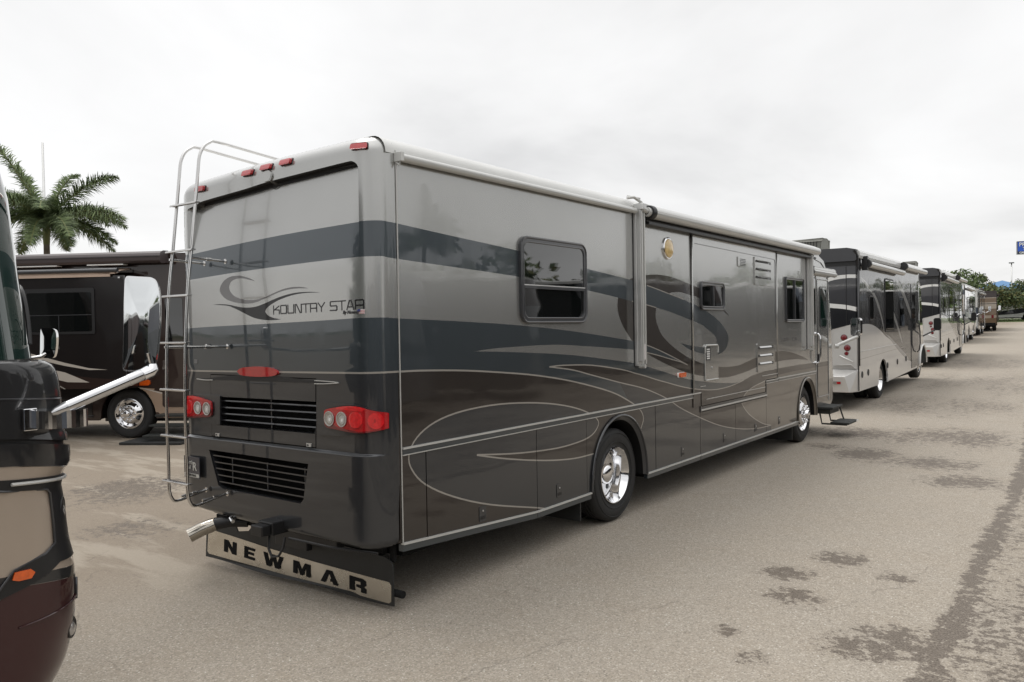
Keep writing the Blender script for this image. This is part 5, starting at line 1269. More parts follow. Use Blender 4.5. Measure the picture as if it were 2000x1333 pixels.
    mb = MB(); mb.prism(rrect(.76,.84,1.36,1.54,.02,3), lambda a, b, w: Vector((w, a, b)), .012, .05); mb.build('door_handle', CHROME, d, bevel=.01)
    mb = MB(); mb.tube([(.02,.60,1.25),(.07,.60,1.28),(.07,.60,1.60),(.02,.60,1.62)], .014, 8); mb.build('grab_handle', CHROME, c)
    mb = MB(); mb.prism(rrect(1.38,1.75,1.85,2.75,.06,4), lambda a, b, w: Vector((w, a, b)), 0, .01); mb.build('cab_window', GLASS, c)
    s_ = bpy.data.objects.new('entry_steps', None); COL.objects.link(s_); s_.parent = c
    for k in range(3):
        mb = MB(); mb.box(.0+.22*k,.30+.22*k,.72,1.5,.46-.17*k,.50-.17*k); mb.build('tread', STP, s_, bevel=.006)
    # nose
    vs = []; lv = [(.36,1.95),(.8,2.05),(1.4,2.02),(1.9,1.98),(2.9,1.78),(3.4,1.5),(3.62,1.1)]
    for z, yf in lv:
        for (x, dy) in ((-.004,-.30),(-.03,-.12),(-.12,0),(-.5,.12),(-1.25,.18),(-2.0,.12),(-2.38,0),(-2.47,-.12),(-2.5,-.30)): vs.append((x, yf+dy, z))
    mb = MB()
    for j in range(len(lv)-1):
        for i in range(8): mb.add([vs[j*9+i], vs[j*9+i+1], vs[j*9+10+i], vs[j*9+9+i]], [(0,1,2,3)], 1 if (lv[j][0] >= 1.9 and lv[j][0] < 3.0 and 1 <= i <= 6) else 0, True)
    mb.build('front_cap', [DBR, GLASS], c)
    mb = MB(); mb.box(-2.5,-.05,-8.8,-.75,.36,3.58); mb.box(-2.5,-.05,-.75,1.2,1.15,3.58); mb.box(-2.2,-.4,-.75,1.6,.3,1.15); mb.build('body_core', DKB, c)
    mb = MB(); mb.box(-2.5,.0,-8.85,1.25,3.60,3.635); mb.build('roof', DBR, c)
    text_obj('lettering', 'BERKSHIRE', .062, GRILLE if False else mat('badge_grey', (.22,.21,.2), rough=.4, metal=.5), so2, (.454,-1.42,1.80), (0,1,0), (0,0,1), spacing=1.12, xs=1.0)
    return c
bgc = dark_coach('dark motorhome', (-11.35,4.0,0), math.atan2(-.863,.506))
bgc['label'] = 'black and brown motorhome with cream swooshes and open slide-out behind the ladder'
o = dark_coach('second', (-12.0, -5.5, 0), math.atan2(-.863,.506))  # extra coach added out of view to darken the slide-out's reflection
o['label'] = 'black and brown motorhome added left of the frame, seen only as dark reflection'
mb = MB(); mb.box(-.35,.35,-.6,.6,0,.05)
mt = mb.build('step_mat', RUBMAT, None, bevel=.01); mt.location = (-11.35+.863*.95+.506*.55, 4.0+.506*.95-.863*.55, .002); mt.rotation_euler = (0,0,math.atan2(-.863,.506))
tag(mt, 'black rubber ramp mat on the ground by the dark motorhome steps', 'mat')

# ============================================================ ROW OF GAS COACHES AHEAD
GREYT = paint('paint_grey_top', (0.055, 0.056, 0.062), metal=.35)
SILV2 = paint('paint_pale_silver', (0.66, 0.65, 0.63), metal=.45)
DARKG = paint('paint_gloss_black', (0.014, 0.015, 0.018), metal=.1)
SWOOSH = paint('paint_swoosh_grey', (0.30, 0.30, 0.29), metal=.3)
AWK = mat('awning_charcoal', (0.050, 0.051, 0.056), rough=.4, var=.05)
def gas_coach(label, loc, rz, group=None):
    c = thing('motorhome', label, 'motorhome', loc, rz, group)
    Lg = 7.6
    base = -.16
    lay = [(DARKG, c_([(0,1.85),(.2,1.86),(.95,1.87),(1.65,1.82),(2.4,1.68),(2.85,1.56),(4.0,1.33),(5.2,1.02),(6.1,.79),(7.42,.53),(8.0,.40)])+[(8.2,3.6),(0,3.6)]),
           (SWOOSH, c_([(.36,2.87),(.9,2.74),(1.4,2.60),(1.9,2.40),(2.4,2.05),(2.82,1.60),(2.55,1.95),(2.0,2.36),(1.4,2.66),(.9,2.84),(.36,2.95)])),
           (SWOOSH, c_([(1.67,2.62),(2.1,2.4),(2.5,2.05),(2.82,1.62),(2.4,2.0),(2.0,2.3),(1.5,2.62)])),
           (SWOOSH, c_([(3.15,2.44),(3.5,2.2),(4.2,1.85),(4.8,1.45),(5.1,1.30),(4.6,1.75),(4.0,2.15),(3.3,2.60)])),
           (SWOOSH, c_([(4.33,2.95),(5.0,2.70),(5.8,2.3),(6.6,1.85),(6.8,1.80),(6.2,2.3),(5.4,2.72),(4.5,3.05)])),
           (SWOOSH, c_([(2.9,1.60),(3.6,1.40),(4.6,1.1),(5.6,.85),(6.1,.78),(5.4,1.02),(4.4,1.28),(3.3,1.55)])),
           (PINL, stroke([(.1,1.06),(1.5,1.10),(3.6,1.16),(5.4,1.2)], .010, False))]
    arc1 = [(2.62+.56*math.cos(PI-PI*i/14), .36+.62*math.sin(PI*i/14)) for i in range(15)]
    painted('body_side', [(.0,.34),(2.02,.36)]+arc1+[(3.22,.38),(7.25,.52),(7.58,.62),(7.62,1.6),(7.6,3.46),(0,3.46)], lay, SILV2, c, side_map, 0, .04)
    # slide-outs outline, doors, latches
    mb = MB(); p = [(.35,.95),(.35,3.05)]
    mb.tube([(.002,.10,1.235),(.002,4.2,1.305)], .008, 6); mb.build('rub_strip', TRIMW, c)
    mb = MB(); mb.tube([(.004,.10,.92),(.004,.10,3.10)], .018, 6); mb.build('slide_edge', BLACK, c)
    for y in (.35,.95,3.1,4.35,5.55): 
        mb = MB(); mb.prism(ellipse(y, .70+.03*y, .06, .075, 12), lambda a, b, w: Vector((w, a, b)), 0, .012); mb.build('latch', BLACK, c, bevel=.003)
    # windows
    for (y0, y1, z0, z1) in ((1.10,1.55,1.95,2.55),(2.82,3.9,1.65,3.02),(4.6,5.3,1.75,2.6)):
        mb = MB(); mb.prism(rrect(y0,y1,z0,z1,.08,4), lambda a, b, w: Vector((w, a, b)), 0, .012); f = mb.build('window', BLACK, c, bevel=.004)
        mb = MB(); mb.prism(rrect(y0+.04,y1-.04,z0+.04,z1-.04,.06,4), lambda a, b, w: Vector((w, a, b)), .010, .016); mb.build('pane', GLASS, f)
    mb = MB(); mb.prism(rrect(6.35,7.02,.55,3.0,.05,4), lambda a, b, w: Vector((w, a, b)), 0, .010); d = mb.build('entry_door', DARKG, c, bevel=.003)
    mb = MB(); mb.prism(rrect(6.45,6.92,1.7,2.7,.05,4), lambda a, b, w: Vector((w, a, b)), .008, .015); mb.build('pane', GLASS, d)
    mb = MB(); mb.tube([(.03,7.12,1.9),(.09,7.10,1.85),(.12,7.06,1.6),(.12,7.06,1.25),(.09,7.10,1.05),(.03,7.12,1.0)], .018, 8); mb.build('grab_handle', BLACK, c)
    # awnings
    mb = MB(); mb.tube([(.12,.45,3.245),(.12,4.55,3.225)], .075, 14); mb.lathe([(0,.0),(0,.10),(.10,.10),(.10,.0)], (.12,.36,3.25), (0,1,0), 14, m=1); mb.box(.02,.14,.32,.42,3.10,3.42,1); a1 = mb.build('slide_awning', [TRIMW, BLACK], c)
    mb = MB(); mb.tube([(.12,4.75,3.40),(.12,8.05,3.40)], .07, 14); mb.lathe([(0,.0),(0,.11),(.12,.11),(.12,.0)], (.12,4.62,3.41), (0,1,0), 14, m=1); mb.build('patio_awning', [TRIMW, BLACK], c)
    mb = MB(); mb.prism([(0,3.36),(.045,3.36),(.06,3.42),(.05,3.50),(0,3.56)], lambda a, b, w: Vector((a, w, b)), .02, 8.1); mb.build('roof_rail', ROOFM, c)
    mb = MB(); mb.prism([(.0,3.40),(.0,3.555),(-.5,3.60),(-2.0,3.60),(-2.5,3.555),(-2.5,3.40)], lambda a, b, w: Vector((a, w, b)), .03, 8.0); mb.build('roof', ROOFM, c)
    # rear: black cap visor, painted wall, white arcs
    fnr = lambda a, b, w: Vector((a, -w, b))
    layr = [(SILV2, c_([(-2.55,1.62),(-1.25,1.56),(-.52,1.76),(-.01,1.90),(.02,1.92)])+[(.02,.3),(-2.55,.3)]),
            (DARKG, c_([(-2.55,2.20),(-1.25,2.38),(-.55,2.36),(-.24,2.32),(.02,2.25)])+[(.02,1.92)]+c_([(.02,1.92),(-.01,1.90),(-.52,1.76),(-1.25,1.56),(-2.55,1.62)])),
            (WHITEP, c_([(-1.5,2.55),(-.95,2.82),(-.58,2.965),(-.24,3.0),(.0,2.99)])+c_([(.0,2.91),(-.24,2.92),(-.58,2.875),(-.95,2.72),(-1.5,2.44)])),
            (WHITEP, c_([(-2.0,2.34),(-.85,2.37),(-.55,2.35),(-.24,2.31),(.0,2.25)])+c_([(.0,2.15),(-.24,2.21),(-.55,2.25),(-.85,2.27),(-2.0,2.22)]))]
    painted('rear_wall', [(-2.5,.84),(0,.84),(0,3.22),(-2.5,3.22)], layr, GREYT, c, lambda a, b, w: Vector((a, -w, b)), .0, .04)
    mb = MB(); mb.box(-.25,-.235,-.006,.0,.95,3.18); mb.build('panel_seam', BLACK, c)
    mb = MB(); mb.prism([(-2.5,3.30),(-.03,3.30),(.005,3.33),(-.02,3.56),(-.20,3.60),(-2.3,3.60),(-2.5,3.55)], fnr, -.10, .10); mb.build('rear_cap', AWK, c, bevel=.03)
    mb = MB(); mb.box(-2.48,-.03,-.02,.05,3.20,3.31); mb.build('cap_shadow_gap', BLACK, c)
    mb = MB(); mb.tube([(-.04,-.11,3.54),(.012,-.05,3.40),(.012,-.03,3.12)], .03, 8); mb.build('downspout', BLACK, c)
    mb = MB(); mb.tube([(.012,-.012,.36),(.012,-.012,3.3)], .012, 6); mb.build('corner_trim', GRILLE, c)
    # lamp towers
    for sx in (0, 1):
        q = (lambda x: -2.5-x) if sx else (lambda x: x)
        mb = MB(); pp = [(q(-.53),1.76),(q(-.02),1.88),(q(-.02),.86),(q(-.14),.95),(q(-.53),.95)]
        mb.prism(pp, fnr, .0, .07); t_ = mb.build('lamp_tower', SILV2, c, bevel=.012)
        for (x, z, r_) in ((-.285,1.57,.066),(-.285,1.450,.030),(-.215,1.335,.066),(-.235,1.21,.042)):
            mb = MB(); mb.lathe([(0,r_),(.012,r_),(.018,r_*.85),(.022,.001)], (q(x),-.068,z), (0,-1,0), 20); l = mb.build('tail_light', REDD, t_)
            mb = MB(); mb.lathe([(.0,r_*1.12),(.008,r_*1.12),(.010,r_)], (q(x),-.068,z), (0,-1,0), 20); mb.build('lamp_ring', BLACK, l)
        mb = MB(); mb.tube([(q(-.38),-.075,1.16),(q(-.10),-.075,1.02)], .015, 6); mb.build('tower_crease', WHITEP, t_)
    # wrap bumper with sloping top
    mb = MB(); mb.add([(-2.5,-.02,.84),(0,-.02,.84),(-.20,-.42,.70),(-2.30,-.42,.70),(-2.5,.02,.34),(0,.02,.34),(-.10,-.38,.345),(-2.4,-.38,.345)],
        [(0,1,2,3),(3,2,6,7),(1,5,6,2),(0,3,7,4),(4,7,6,5)]); bp_ = mb.build('rear_bumper', SILV2, c, bevel=.008)
    mb = MB(); mb.box(-.50,-.28,-.432,-.41,.53,.59,0); mb.box(-.36,-.28,-.436,-.43,.535,.585,1); mb.build('reflector', [CLEARL, REDL], bp_)
    # wheels and underneath
    make_wheel(c, 2.62, .47-.02, -.08, True, .47); make_wheel(c, 8.25, .62, -.12, False, .47)
    mb = MB(); mb.box(-2.45,-.06,.1,2.0,.36,3.3); mb.box(-2.45,-.06,3.2,7.55,.45,3.3); mb.box(-2.45,-.06,2.0,3.2,1.0,3.3); mb.box(-2.2,-.3,.0,7.9,.30,.50); mb.box(-2.3,-.5,2.3,2.9,.2,.5)
    mb.build('body_core', MATTE, c)
    # front cap
    vs = []; lv = [(.55,8.60),(.9,8.75),(1.5,8.72),(2.4,8.50),(3.0,8.30),(3.46,7.95)]
    for z, yf in lv:
        for (x, dy) in ((-.0,7.6-yf),(-.02,-.25),(-.10,-.06),(-.5,.05),(-1.25,.1),(-2.0,.05),(-2.4,-.06),(-2.5,-.25),(-2.5,7.6-yf)): vs.append((x, yf+dy, z))
    mb = MB()
    for j in range(5):
        for i in range(8): mb.add([vs[j*9+i], vs[j*9+i+1], vs[j*9+10+i], vs[j*9+9+i]], [(0,1,2,3)], 1 if (1.5 <= lv[j][0] < 3.0) else 0, True)
    mb.build('front_cap', [SILV2, GLASS], c)
    arch_ = [(8.25+.56*math.cos(PI*i/16), .62+.56*math.sin(PI*i/16)) for i in range(17)]
    mb = MB(); mb.tube([(.01, a, b) for a, b in arch_], .03, 8); mb.build('wheel_arch', SILV2, c)
    mb = MB(); mb.prism(arch_, lambda a, b, w: Vector((w, a, b)), -.3, .004); mb.build('wheel_well', MATTE, c)
    mb = MB(); mb.tube([(.0,8.30,1.45),(.28,8.55,1.62),(.36,8.62,1.70)], .022, 8); ma_ = mb.build('mirror_arm', BLACK, c)
    mb = MB(); mb.prism(rrect(.26,.46,1.62,2.0,.06,4), lambda a, b, w: Vector((a, w, b)), 8.55, 8.68); mb.build('mirror_head', BLACK, ma_, bevel=.02)
    # roof air conditioner
    mb = MB(); mb.prism([(.2,3.60),(.95,3.60),(.90,3.86),(.75,3.90),(.3,3.90),(.2,3.84)], lambda a, b, w: Vector((w, a, b)), -1.65, -.85); ac = mb.build('air_conditioner', mat('ac_grey', (.17,.17,.15), rough=.6), c, bevel=.03)
    mb = MB()
    for k in range(11): mb.box(-1.60+.065*k,-1.585+.065*k,.186,.198,3.66,3.84)
    mb.build('fins', BLACK, ac)
    mb = MB(); mb.box(-1.5,-.9,6.3,7.0,3.6,3.82); mb.build('air_conditioner', ROOFM, c, bevel=.03)
    return c
def place(c, x, y): c.location = (x, y, gz(x, y+2.6)-.01)
g2 = gas_coach('nearer pale silver motorhome with dark grey top and white arc stripes', (0,0,0), 0)
g2.location = (-.30, 14.98, .14)
g3 = copy_tree(g2); g3.location = (-.60, 28.7, .40); g3.rotation_euler = (0, 0, rad(1.4))
g3['label'] = 'farther pale silver motorhome with dark grey top, beyond the nearer one'
for o in (g2, g3): o['group'] = 'pale silver motorhomes parked ahead in the row'

def far_coach(name_label, x, y, L_, Hh, top, low, side_c, extra, rz=0.0, group=None, front=False):
    """a complete coach for the far end of the row: body, windows, lamps, wheels, awning"""
    z0 = gz(x, y+2)
    c = thing('motorhome', name_label, 'motorhome', (x, y, z0), rz, group)
    arc = lambda yc: [(yc+.58*math.cos(PI-PI*i/12), .40+.60*math.sin(PI*i/12)) for i in range(13)]
    painted('body_side', [(0,.42)]+arc(2.4)+arc(L_-1.9)+[(L_,.45),(L_+.05,1.4),(L_-.10,2.6),(L_-.35,Hh-.1),(0,Hh-.1)], extra.get('side', []), side_c, c, side_map, 0, .05)
    painted('rear_wall', rrect(-2.5,0,.48,Hh-.08,.10,4), extra.get('rear', []), low, c, lambda a, b, w: Vector((a, -w, b)), 0, .06)
    mb = MB(); mb.box(-2.44,-.06,.05,1.7,.42,Hh-.15); mb.box(-2.44,-.06,3.1,L_-2.6,.42,Hh-.15); mb.box(-2.44,-.06,1.7,3.1,1.05,Hh-.15); mb.box(-2.44,-.06,L_-2.6,L_-.5,1.05,Hh-.15); mb.box(-2.2,-.3,.1,L_-.2,.30,.6)
    mb.build('body_core', MATTE, c)
    mb = MB(); mb.prism([(0,Hh-.12),(0,Hh-.04),(-.15,Hh),(-2.35,Hh),(-2.5,Hh-.04),(-2.5,Hh-.12)], lambda a, b, w: Vector((a, w, b)), 0, L_-.2); mb.build('roof', top, c, bevel=.02)
    vs = []; lv = [(.45,L_),(1.4,L_+.05),(2.6,L_-.10),(Hh-.1,L_-.35)]
    for z, yf in lv:
        for (xx, dy) in ((0,0),(-.12,.22),(-.7,.36),(-1.25,.40),(-1.8,.36),(-2.38,.22),(-2.5,0)): vs.append((xx, yf+dy, z))
    mb = MB()
    for j in range(3):
        for i in range(6): mb.add([vs[j*7+i], vs[j*7+i+1], vs[j*7+8+i], vs[j*7+7+i]], [(0,1,2,3)], 1 if (j == 1 and True) else 0, True)
    mb.add(vs[21:], [tuple(range(7))]); mb.build('front_cap', [low, GLASS], c)
    for (y0, y1) in extra.get('win', ((1.2,2.2),(3.2,4.5),(5.2,6.2))):
        mb = MB(); mb.prism(rrect(y0,y1,1.75,2.6,.08,3), lambda a, b, w: Vector((w, a, b)), 0, .015); f = mb.build('window', BLACK, c)
        mb = MB(); mb.prism(rrect(y0+.04,y1-.04,1.79,2.56,.06,3), lambda a, b, w: Vector((w, a, b)), .013, .02); mb.build('pane', GLASS, f)
    mb = MB(); mb.prism(rrect(L_-1.05,L_-.42,.6,2.75,.05,3), lambda a, b, w: Vector((w, a, b)), 0, .012); mb.build('entry_door', low, c)
    mb = MB(); mb.tube([(.10,.5,Hh-.28),(.10,L_-1.5,Hh-.28)], .065, 10); mb.build('patio_awning', extra.get('awn', TRIMW), c)
    for xx in (-.30,-2.20):
        mb = MB(); mb.prism(rrect(xx-.08,xx+.08,.98,1.22,.04,3), lambda a, b, w: Vector((a, -w, b)), 0, .03); mb.build('tail_light', REDD, c)
    if extra.get('rwin'):
        a, b, e_, f_ = extra['rwin']; mb = MB(); mb.prism(rrect(a,b,e_,f_,.06,3), lambda a, b, w: Vector((a, -w, b)), 0, .015); mb.build('rear_window', GLASS, c)
    mb = MB(); mb.box(-2.40,-.10,-.06,.1,.40,.62); mb.build('rear_bumper', extra.get('bump', GRILLE), c, bevel=.02)
    mb = MB(); mb.tube([(0,L_-.15,1.55),(.25,L_+.12,1.7)], .025, 6); m_ = mb.build('mirror_arm', CHROME, c)
    mb = MB(); mb.prism(rrect(.18,.36,1.65,2.05,.05,3), lambda a, b, w: Vector((a, w, b)), L_+.06, L_+.18); mb.build('mirror_head', CHROME, m_, bevel=.015)
    for yy, rr in ((2.4, True), (L_-1.9, False)):
        mb = MB(); mb.lathe([(-.26,.30),(-.26,.46),(-.22,.49),(-.04,.49),(0,.46),(0,.31),(-.03,.30)], (-.04,yy,.49), (1,0,0), 28); w = mb.build('tyre', RUBBER, c)
        mb = MB(); mb.lathe([(-.01,.31),(-.02,.28),(-.10 if rr else -.05,.22),(-.10 if rr else .03,.12),(-.02 if rr else .06,.08),(-.01 if rr else .08,.001)], (-.04,yy,.49), (1,0,0), 28); mb.build('rim', CHROME, w)
    mb = MB(); mb.box(-2.35,-.45,2.2,2.6,.05,.5); mb.build('inner_tyres', RUBBER, c)
    mb = MB(); mb.box(-1.65,-.85,1.6,2.5,Hh,Hh+.26); mb.build('air_conditioner', top, c, bevel=.05)
    mb = MB(); mb.box(-1.65,-.85,L_-3.4,L_-2.5,Hh,Hh+.24); mb.build('air_conditioner', top, c, bevel=.05)
    return c
BLUEG = paint('paint_blue_grey', (0.085, 0.10, 0.125), metal=.3)
WH = paint('paint_white', (0.66, 0.66, 0.64), metal=.05)
LTAN = paint('paint_light_tan', (0.36, 0.31, 0.25), metal=.2)
COPP = paint('paint_copper', (0.17, 0.115, 0.070), metal=.3)
dsw = lambda m1, m2: [(m1, [(0,1.5),(3,1.3),(6,.9),(9,.6),(9,3.4),(0,3.4)]), (m2, stroke([(0,2.6),(2,2.2),(4,1.5),(7,.9)], .12)), (m2, stroke([(1.5,3.0),(3.5,2.4),(6,1.4),(9,1.1)], .12))]
far_coach('blue grey motorhome with white pillar stripe behind the two pale silver ones', -1.9, 46.8, 7.4, 3.35, ROOFM, BLUEG, SILV2, rz=rad(2.2), extra=dict(side=dsw(GLASS, SWOOSH), rear=[(SILV2, [(-2.5,1.6),(0,1.6),(0,2.7),(-.25,2.7),(-.35,1.9),(-2.5,1.9)]), (WHITEP, [(-2.3,3.0),(0,3.0),(0,3.3),(-2.3,3.3)])]))
far_coach('white motorhome with dark glossy side, second from the far end of the row', -2.35, 57.2, 6.6, 3.15, ROOFM, WH, GREYT, rz=rad(2), extra=dict(side=dsw(DARKG, SWOOSH), rear=[(BLUEG, [(-2.5,1.25),(0,1.25),(0,1.9),(-2.5,1.75)])]))
far_coach('tan and copper motorhome with ladder, last one in the row before the trees', -2.05, 66.2, 8.4, 3.05, DBR, LTAN, DBR, rz=rad(5.6), extra=dict(side=[(DKB, [(0,1.3),(9,1.1),(9,3.2),(0,3.2)])], rear=[(DBR, [(-2.5,2.55),(0,2.55),(0,3.0),(-2.5,3.0)]), (COPP, [(-2.5,2.1),(0,2.2),(0,2.5),(-2.5,2.5)]), (COPP, [(-2.5,.48),(0,.48),(0,1.0),(-1.2,.95),(-2.5,.8)]), (COPP, [(-2.5,1.15),(0,1.2),(0,1.7),(-2.5,1.65)]), (DBR, [(-2.5,2.03),(0,2.05),(0,2.1),(-2.5,2.08)])], awn=AWN_D, bump=MATTE))

# ============================================================ FOLIAGE
def leafm(name, col, var=.35, tr=.25):
    m = mat(name, col, rough=.75, var=var, vscale=.9); return m
G1 = leafm('leaf_mid_green', (0.100, 0.140, 0.048)); G2 = leafm('leaf_dark_green', (0.065, 0.095, 0.042)); G3 = leafm('leaf_olive', (0.120, 0.120, 0.040)); G4 = leafm('leaf_yellow_green', (0.15, 0.14, 0.045))
BARK = mat('bark', (0.13, 0.11, 0.085), rough=.95, var=.3, vscale=5, bump=.01, bscale=12)
def tree(nm, label, x, y, z, h, cw, mats, seed, n=1500, ls=.22, trunk=.4, group=None, lo=.38, lumps=9):
    r = random.Random(seed); t = thing(nm, label, 'tree', (x, y, z), 0, group)
    mb = MB(); mb.tube([(0,0,-.2),(.04*h*r.uniform(-1,1)*.3,0,h*.25),(.02*h,.01*h,h*.55),(.0,.0,h*.85)], [trunk*.5,trunk*.36,trunk*.22,trunk*.06], 8)
    cl = []
    for i in range(lumps):
        a = 2*PI*i/lumps+r.uniform(-.4,.4); rr = cw*r.uniform(.15,.62); zz = h*r.uniform(lo,.92)
        rr *= math.sin(PI*min(.95, max(.15, (zz/h-.25)/.75)))*.9+.15
        cl.append((rr*math.cos(a), rr*math.sin(a), zz, cw*r.uniform(.20,.36)))
        mb.tube([(0,0,h*r.uniform(.25,.45)),(rr*.5*math.cos(a),rr*.5*math.sin(a),zz*.8),(rr*math.cos(a),rr*math.sin(a),zz)], [trunk*.16,trunk*.09,trunk*.03], 6)
    cl.append((0,0,h*.9,cw*.25))
    mb.build('trunk', BARK, t)
    cb = MB()
    for i in range(n):
        c = cl[r.randrange(len(cl))]; v = Vector((r.gauss(0,1), r.gauss(0,1), r.gauss(0,1))).normalized()*(r.random()**.45)*c[3]
        p = Vector((c[0]+v.x, c[1]+v.y, c[2]+v.z*.8)); s_ = ls*r.uniform(.5,1.3)
        a = Vector((r.gauss(0,1), r.gauss(0,1), r.gauss(0,.7))).normalized(); b = a.cross(Vector((r.gauss(0,1), r.gauss(0,1), r.gauss(0,1)))).normalized()
        mi = r.choices(range(len(mats)), weights=[5,3,2,1][:len(mats)])[0]
        cb.add([p-a*s_, p-b*s_*.5, p+a*s_, p+b*s_*.5], [(0,1,2,3)], mi)
    cb.build('crown', mats, t, weld=False)
    return t
ZF = gz(0, 95)
tree('leafy_tree', 'broad green tree behind the far coaches, left of the thin olive one', -8.9, 104, ZF, 5.9, 6.0, [G1,G2], 1, 5200, .20, .4, lumps=16)
tree('slender_tree', 'thin open olive-green tree rising beside the blue roof', -6.75, 106, ZF, 5.7, 1.7, [G3,G1,G4], 2, 620, .17, .22, lumps=8)
tree('bushy_tree', 'large rounded tree with yellowish leaves in front of the white coach at far right', -4.75, 98, ZF, 3.5, 4.4, [G2,G3,G1,G4], 3, 5500, .15, .2, lumps=20, lo=.50)
tree('bushy_tree', 'dark tree at the right edge of the picture under the blue sign', -1.9, 101, ZF, 4.6, 3.4, [G2,G1,G3], 4, 1500, .16, .2, lumps=10, lo=.5)
for i, (x, y, h) in enumerate(((-14,112,4.6),(-20,116,5),(-13.5,118,4.4),(-27,120,5.5))):
    t = tree('leafy_tree', 'green tree in the far tree line beyond the grass verge', x, y, ZF, h, 5, [G1,G2,G3], 10+i, 1300, .28, .35, 'trees of the far tree line')

TRR = None
for i in range(15):
    x, y, h = 5+i*4.2, 106+(i*37 % 11), 6.2+(i*13 % 5)*.35
    if TRR is None: TRR = tree('leafy_tree', 'green tree beyond the right side of the lot, seen only in reflections', x, y, ZF, 5.0, 6.2, [G1,G2,G3], 77, 900, .36, .4, 'trees beyond the right of the lot'); c = TRR
    else: c = copy_tree(TRR)
    c.location = (x, y, ZF); c.rotation_euler = (0,0,i*1.7)
# palm
PG = leafm('palm_leaf', (0.150, 0.200, 0.080), .35); PG2 = leafm('palm_leaf_dark', (0.070, 0.105, 0.042), .3)
PST = mat('palm_stem', (0.14, 0.15, 0.05), rough=.6, var=.2)
def palm(label, x, y, zc, fronds, z0=0.0, seed=1, group=None, dens=1.0):
    r = random.Random(seed); t = thing('palm_tree', label, 'tree', (x, y, z0), 0, group); H = zc-z0
    mb = MB(); mb.tube([(.1,0,-.1),(.03,0,H*.3),(0,0,H*.75),(0,0,H)], [.18,.13,.09,.08], 14); mb.build('trunk', BARK, t)
    mb = MB(); mb.tube([(0,0,H-.75),(0,0,H-.35),(0,0,H+.05)], [.09,.11,.07], 14); mb.build('crown_shaft', PST, t)
    for k, (d, rise, droop, ln) in enumerate(fronds):
        d = Vector(d).normalized(); side = d.cross(Vector((0,0,1))).normalized(); pts = []
        for i in range(15):
            s_ = i/14; pts.append(Vector((0,0,H-.05))+d*(1.10*ln*(s_-.12*s_*s_))+Vector((0,0,rise*s_*1.9-(rise*.9+droop)*s_*s_)))
        mb = MB(); mb.tube(pts, [.030*(1-.85*i/14)+.004 for i in range(15)], 6, 1)
        m = int(140*dens)
        for i in range(4, m):
            s_ = i/m; q = s_*14; j = min(13, int(q)); p = pts[j].lerp(pts[j+1], q-j); tg = (pts[j+1]-pts[j]).normalized(); up = side.cross(tg).normalized()
            ll = .78*math.sin(PI*min(1, .12+.88*s_))**.5*(1.05-.35*s_)*ln/2.5
            for sg in (-1, 1, -1, 1):
                v = (side*sg*r.uniform(.5,1)+tg*r.uniform(.4,.8)+up*r.uniform(-.35,.75)).normalized(); l_ = ll*r.uniform(.75,1.1)
                e_ = p+v*l_+Vector((0,0,-.34*l_*r.uniform(.4,1.3))); mid_ = p+v*l_*.55+Vector((0,0,-.02)); wd = tg*.012
                mb.add([p-wd, p+wd, mid_+wd*1.1, mid_-wd*1.1, e_], [(0,1,2,3),(3,2,4)], 0 if r.random() < .6 else 2)
        mb.build('frond', [PG, PST, PG2], t, weld=False)
    return t
R3 = Vector((.805,.593,0)); F3 = Vector((-.593,.805,0))
def fd(a, b): v = R3*a+F3*b; return (v.x, v.y, 0)
FR = [(fd(1,.15), 1.45, .10, 2.15), (fd(1,-.2), .55, .60, 2.75), (fd(-.75,-.25), 2.5, -.25, 1.95), (fd(.7,.5), .7, .75, 2.3), (fd(-.8,.5), 1.3, .4, 2.3), (fd(-1,-.4), .45, .9, 2.4), (fd(.9,.9), .1, .9, 2.0), (fd(-.2,.9), .3, 1.0, 2.0), (fd(.3,-.9), .2, 1.1, 2.0), (fd(.6,-.6), .35, 1.0, 2.3), (fd(-1,.2), .7, .65, 2.4), (fd(-.9,-.5), .3, 1.0, 2.2), (fd(.5,-1), .8, .7, 2.3), (fd(-.3,-1), .9, .8, 2.3),
      (fd(.5,1), .9, .8, 2.2), (fd(-.5,1), 1.0, .7, 2.2), (fd(1,.7), .25, .85, 2.0), (fd(-1,-.05), 1.15, .35, 2.2), (fd(.1,.3), 1.7, .1, 1.3), (fd(.8,-.7), .1, 1.0, 2.0), (fd(-.45,.1), 1.75, .0, 1.3), (fd(-.9,.7), .1, .95, 2.0)]
palm('tall palm tree with feathery fronds above the dark motorhome at left', -21.45, 6.95, 5.55, FR)
# pole behind the palm
mb = MB(); mb.tube([(0,0,0),(0,0,16.6)], [.16,.08], 8); o = mb.build('flag_pole', ALU, None); o.location = (-59.93, 23.57, 0); tag(o, 'thin pale pole standing behind the palm tree', 'pole')

# ============================================================ FAR END: building, light pole, sign, vehicles
BLR = mat('roof_blue_metal', (0.055, 0.17, 0.34), rough=.5, var=.06)
b = thing('building', 'pale building with a blue pyramid metal roof behind the trees', 'building', (-8.5, 149, ZF))
mb = MB(); mb.box(-4.6,4.6,-4.6,4.6,0,5.0); mb.build('wall', mat('wall_cream', (.5,.47,.42), rough=.9, var=.08), b)
mb = MB(); mb.add([(-5.2,-5.2,4.95),(5.2,-5.2,4.95),(5.2,5.2,4.95),(-5.2,5.2,4.95),(-3.5,-1.5,5.5),(-.7,0,6.6),(0,0,6.7)], [(0,1,6),(1,2,6),(2,3,6),(3,0,6)]); mb.build('roof', BLR, b)
mb = MB(); mb.box(-3,3,-4.66,-4.6,1,3); mb.build('window', GLASS, b)
lp = thing('light_pole', 'tall thin light pole standing beside the blue roof', 'light pole', (-6.3, 137, ZF))
